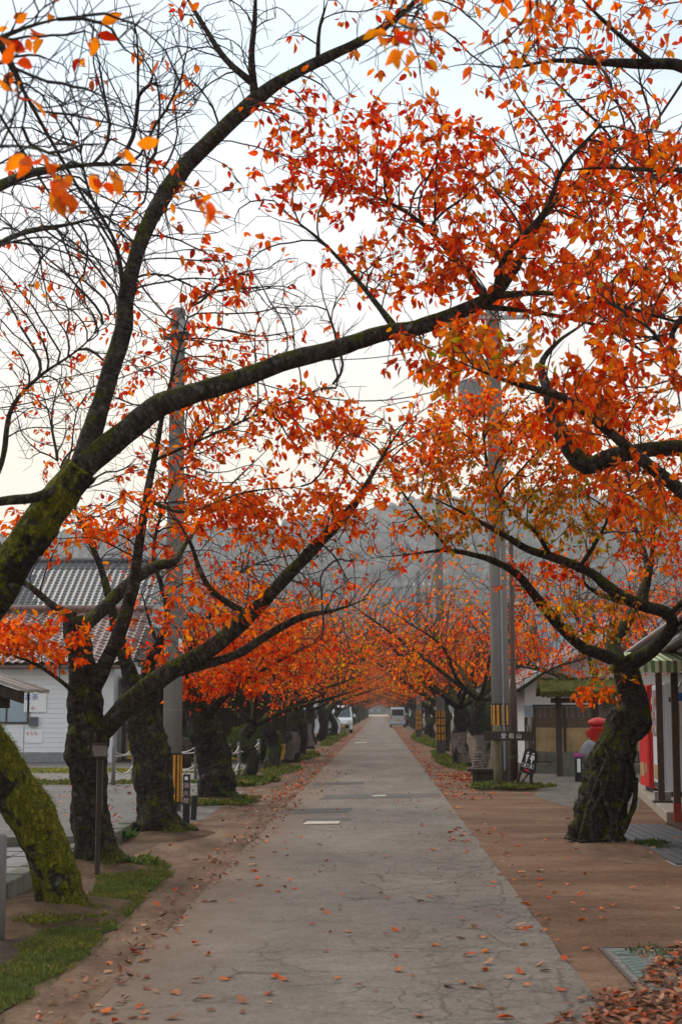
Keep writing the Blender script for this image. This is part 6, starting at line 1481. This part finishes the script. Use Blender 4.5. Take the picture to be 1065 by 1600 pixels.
# ------------------------------------------------------------------ fallen leaves
DP = np.array([(0.40, 0.03, 0.012), (0.55, 0.08, 0.014), (0.66, 0.16, 0.03), (0.42, 0.15, 0.07), (0.30, 0.13, 0.075), (0.20, 0.085, 0.05), (0.46, 0.26, 0.15), (0.13, 0.06, 0.04)])
DN = ['crimson', 'red', 'orange', 'rusty', 'brown', 'dark brown', 'pale tan', 'blackish brown']
def curled(i, r):
    V = LT * np.array([0.6, 1, 1]); V[:, 1] -= 0.5; cu = r.uniform(0.5, 1.7); cv = r.uniform(0.1, 0.7)
    V[:, 2] = V[:, 2] * 0.6 + cu * V[:, 0] ** 2 + cv * V[:, 1] ** 2 * (1 if r.random() < 0.7 else -0.4); V[:, 0] *= 1 - 0.25 * cu * abs(V[:, 0])
    V[:, 2] -= V[:, 2].min(); return V
DEAD = {}
for ci in range(8):
    for k in range(3):
        r = np.random.default_rng(900 + ci * 7 + k); V = curled(k, r)
        c = np.repeat(DP[ci][None], 11, 0) * r.uniform(0.75, 1.2, (11, 1))
        me = arr_mesh('fallen_leaf', V, LF, True, np.clip(c, 0, .9)); me.materials.append(M['dead']); DEAD[(ci, k)] = me
rng = np.random.default_rng(77)
def ground_at(x, y):
    if RL < x < RR: return 'road', 0.012
    if x >= RR: return 'right', 0.009
    return 'left', 0.010
cand = []
def scatter(n, pts_fn, w):
    for _ in range(n):
        x, y = pts_fn(); cand.append((x, y, w[rng.integers(0, len(w))]))
bright = [0, 1, 1, 2, 2, 3]; dull = [3, 4, 5, 5, 6, 7]; mixd = bright + dull
def px_fn(x0, x1, y0, y1):
    def f():
        p = G(rng.uniform(x0, x1), rng.uniform(y0, y1)); return p.x, p.y
    return f
def near_edge(side, y0, y1, s):
    def f():
        y = y0 + (y1 - y0) * rng.random() ** 1.3; return (RL if side < 0 else RR) + rng.normal(scale=s), y
    return f
scatter(85, px_fn(150, 900, 1270, 1600), mixd)
scatter(60, near_edge(-1, 7.6, 26, 0.65), mixd)
scatter(30, near_edge(-1, 7.6, 18, 0.25), dull)
scatter(30, near_edge(1, 8, 30, 0.3), bright + [6])
scatter(18, px_fn(690, 790, 1295, 1320), bright)
scatter(48, px_fn(720, 1060, 1300, 1500), bright + [6, 5])
scatter(24, px_fn(975, 1065, 1290, 1345), bright + [5])
scatter(30, px_fn(60, 330, 1330, 1600), mixd)
scatter(26, px_fn(260, 420, 1240, 1310), bright + [4])
scatter(40, px_fn(200, 420, 1260, 1340), dull + [1])
for x, y, ci in cand[:300]:
    zone, z = ground_at(x, y)
    o = bpy.data.objects.new('fallen_leaf', DEAD[(ci, int(rng.integers(0, 3)))]); COL.objects.link(o)
    s_ = 0.09 * rng.uniform(0.6, 1.15); o.location = (x, y, z); o.scale = (s_, s_, s_)
    o.rotation_euler = (rng.normal(scale=0.18), rng.normal(scale=0.18) + (math.pi if rng.random() < 0.25 else 0), rng.uniform(0, 6.28))
    if abs(o.rotation_euler[1]) > 1.5: o.location.z = z + 0.3 * s_
    nm = {'road': 'curled %s leaf lying on the grey asphalt road', 'left': 'curled %s leaf lying on the left verge', 'right': 'curled %s leaf lying on the right pavement'}[zone] % DN[ci]
    tag(o, nm, 'leaf', {'road': 'fallen leaves on the road', 'left': 'fallen leaves on the left verge', 'right': 'fallen leaves on the right pavement'}[zone])
def litter(name, pts, cols, label, seed, size=0.085, tilt=0.35):
    r = np.random.default_rng(seed); n = len(pts)
    Vs = np.stack([curled(0, np.random.default_rng(i)) for i in range(12)])[r.integers(0, 12, n)]
    a = r.uniform(0, 6.28, n); ca, sa = np.cos(a), np.sin(a)
    flip = np.where(r.random(n) < 0.45, -1, 1)[:, None]
    x, y, z = Vs[..., 0], Vs[..., 1], Vs[..., 2] * flip
    tx, ty = r.normal(scale=tilt, size=(2, n))
    z = z + x * tx[:, None] + y * ty[:, None]; z = z - z.min(1, keepdims=True)
    s_ = (size * r.uniform(0.55, 1.2, n))[:, None]
    V = np.stack([(x * ca[:, None] - y * sa[:, None]) * s_, (x * sa[:, None] + y * ca[:, None]) * s_, z * s_], -1) + pts[:, None]
    F = (LF[None] + (np.arange(n) * 11)[:, None, None]).reshape(-1, 3)
    c = DP[np.array(cols)[r.integers(0, len(cols), n)]] * r.uniform(0.6, 1.25, (n, 1))
    o = link(name, arr_mesh(name, V.reshape(-1, 3), F, True, np.repeat(np.clip(c, 0, .9), 11, 0)), M['dead']); tag(o, label, None, None, 'stuff')
def poly_pts(poly, n, seed, h=0.0):
    r = np.random.default_rng(seed); a = np.array([(p.x, p.y) for p in poly]); lo, hi = a.min(0), a.max(0)
    q = r.uniform(lo, hi, (n * 6, 2)); q = q[inside(q, [tuple(v) for v in a])][:n]
    return np.column_stack([q, 0.012 + h * r.random(len(q)) ** 2])
litter('leaf_pile', np.vstack([poly_pts([G(905, 1610), G(925, 1575), G(985, 1562), G(1080, 1552), G(1180, 1560), G(1180, 1660), G(900, 1660)], 700, 1, 0.025),
                               poly_pts([G(1000, 1540), G(1012, 1515), G(1040, 1492), G(1062, 1478), G(1160, 1470), G(1160, 1560), G(1040, 1552)], 480, 2, 0.035),
                               poly_pts([G(860, 1620), G(880, 1575), G(1000, 1535), G(1090, 1545), G(1090, 1620)], 160, 3, 0.01)]), [3, 4, 4, 5, 5, 6, 7, 1], 'drift of brown fallen leaves in the lower right corner', 5, 0.072, 0.2)
litter('leaf_litter', np.vstack([poly_pts([G(0, 1640), G(100, 1560), G(330, 1340), G(430, 1250), G(480, 1250), G(300, 1430), G(180, 1610)], 330, 6), poly_pts([G(560, 1205), G(420, 1290), G(300, 1290), G(480, 1205)], 260, 7)]), [3, 4, 5, 5, 7, 6], 'scattered dull leaf fragments on the left verge', 8, 0.055)
litter('leaf_litter', np.column_stack([np.random.default_rng(9).uniform(-1.4, 1.15, 260), np.random.default_rng(10).uniform(8, 60, 260), np.full(260, 0.013)]), [1, 2, 3, 4, 5, 6], 'tiny leaf scraps scattered over the road', 11, 0.04)
_r = np.random.default_rng(14)
fy = 28 + 120 * _r.random(1500) ** 1.4; fx = np.where(_r.random(1500) < 0.5, RL - abs(_r.normal(scale=0.5, size=1500)), RR + abs(_r.normal(scale=0.5, size=1500)))
litter('leaf_litter', np.column_stack([fx, fy, np.full(1500, 0.012)]), [0, 1, 1, 2, 3, 4, 5], 'red leaves gathered along the far road edges', 15, 0.085)
litter('leaf_litter', np.column_stack([_r.normal(2.1, 0.25, 420), _r.normal(37, 1.2, 420), np.full(420, 0.014)]), [0, 1, 3, 4, 5], 'heap of dark red leaves beside the right wrapped trunks', 16, 0.085)
litter('leaf_litter', np.column_stack([_r.uniform(-9, -3.2, 500), _r.uniform(20, 42, 500), np.full(500, 0.012)]), [1, 3, 4, 5, 6], 'brown leaves scattered on the side lane and gravel', 17, 0.08)
_r = np.random.default_rng(44)
def scraps(n, x0, x1, y0, y1, sd):
    q = np.random.default_rng(sd); return np.column_stack([q.uniform(x0, x1, n), y0 + (y1 - y0) * q.random(n) ** 1.4, np.full(n, 0.011)])
litter('leaf_litter', scraps(260, 1.25, 4.6, 8.8, 31, 3), [4, 5, 5, 7, 6], 'tiny dry scraps scattered over the right pavement', 18, 0.03, 0.1)
litter('leaf_litter', scraps(420, -3.1, -1.5, 7.5, 34, 4), [4, 5, 7, 7, 6], 'tiny dark scraps trodden into the left verge', 19, 0.032, 0.1)
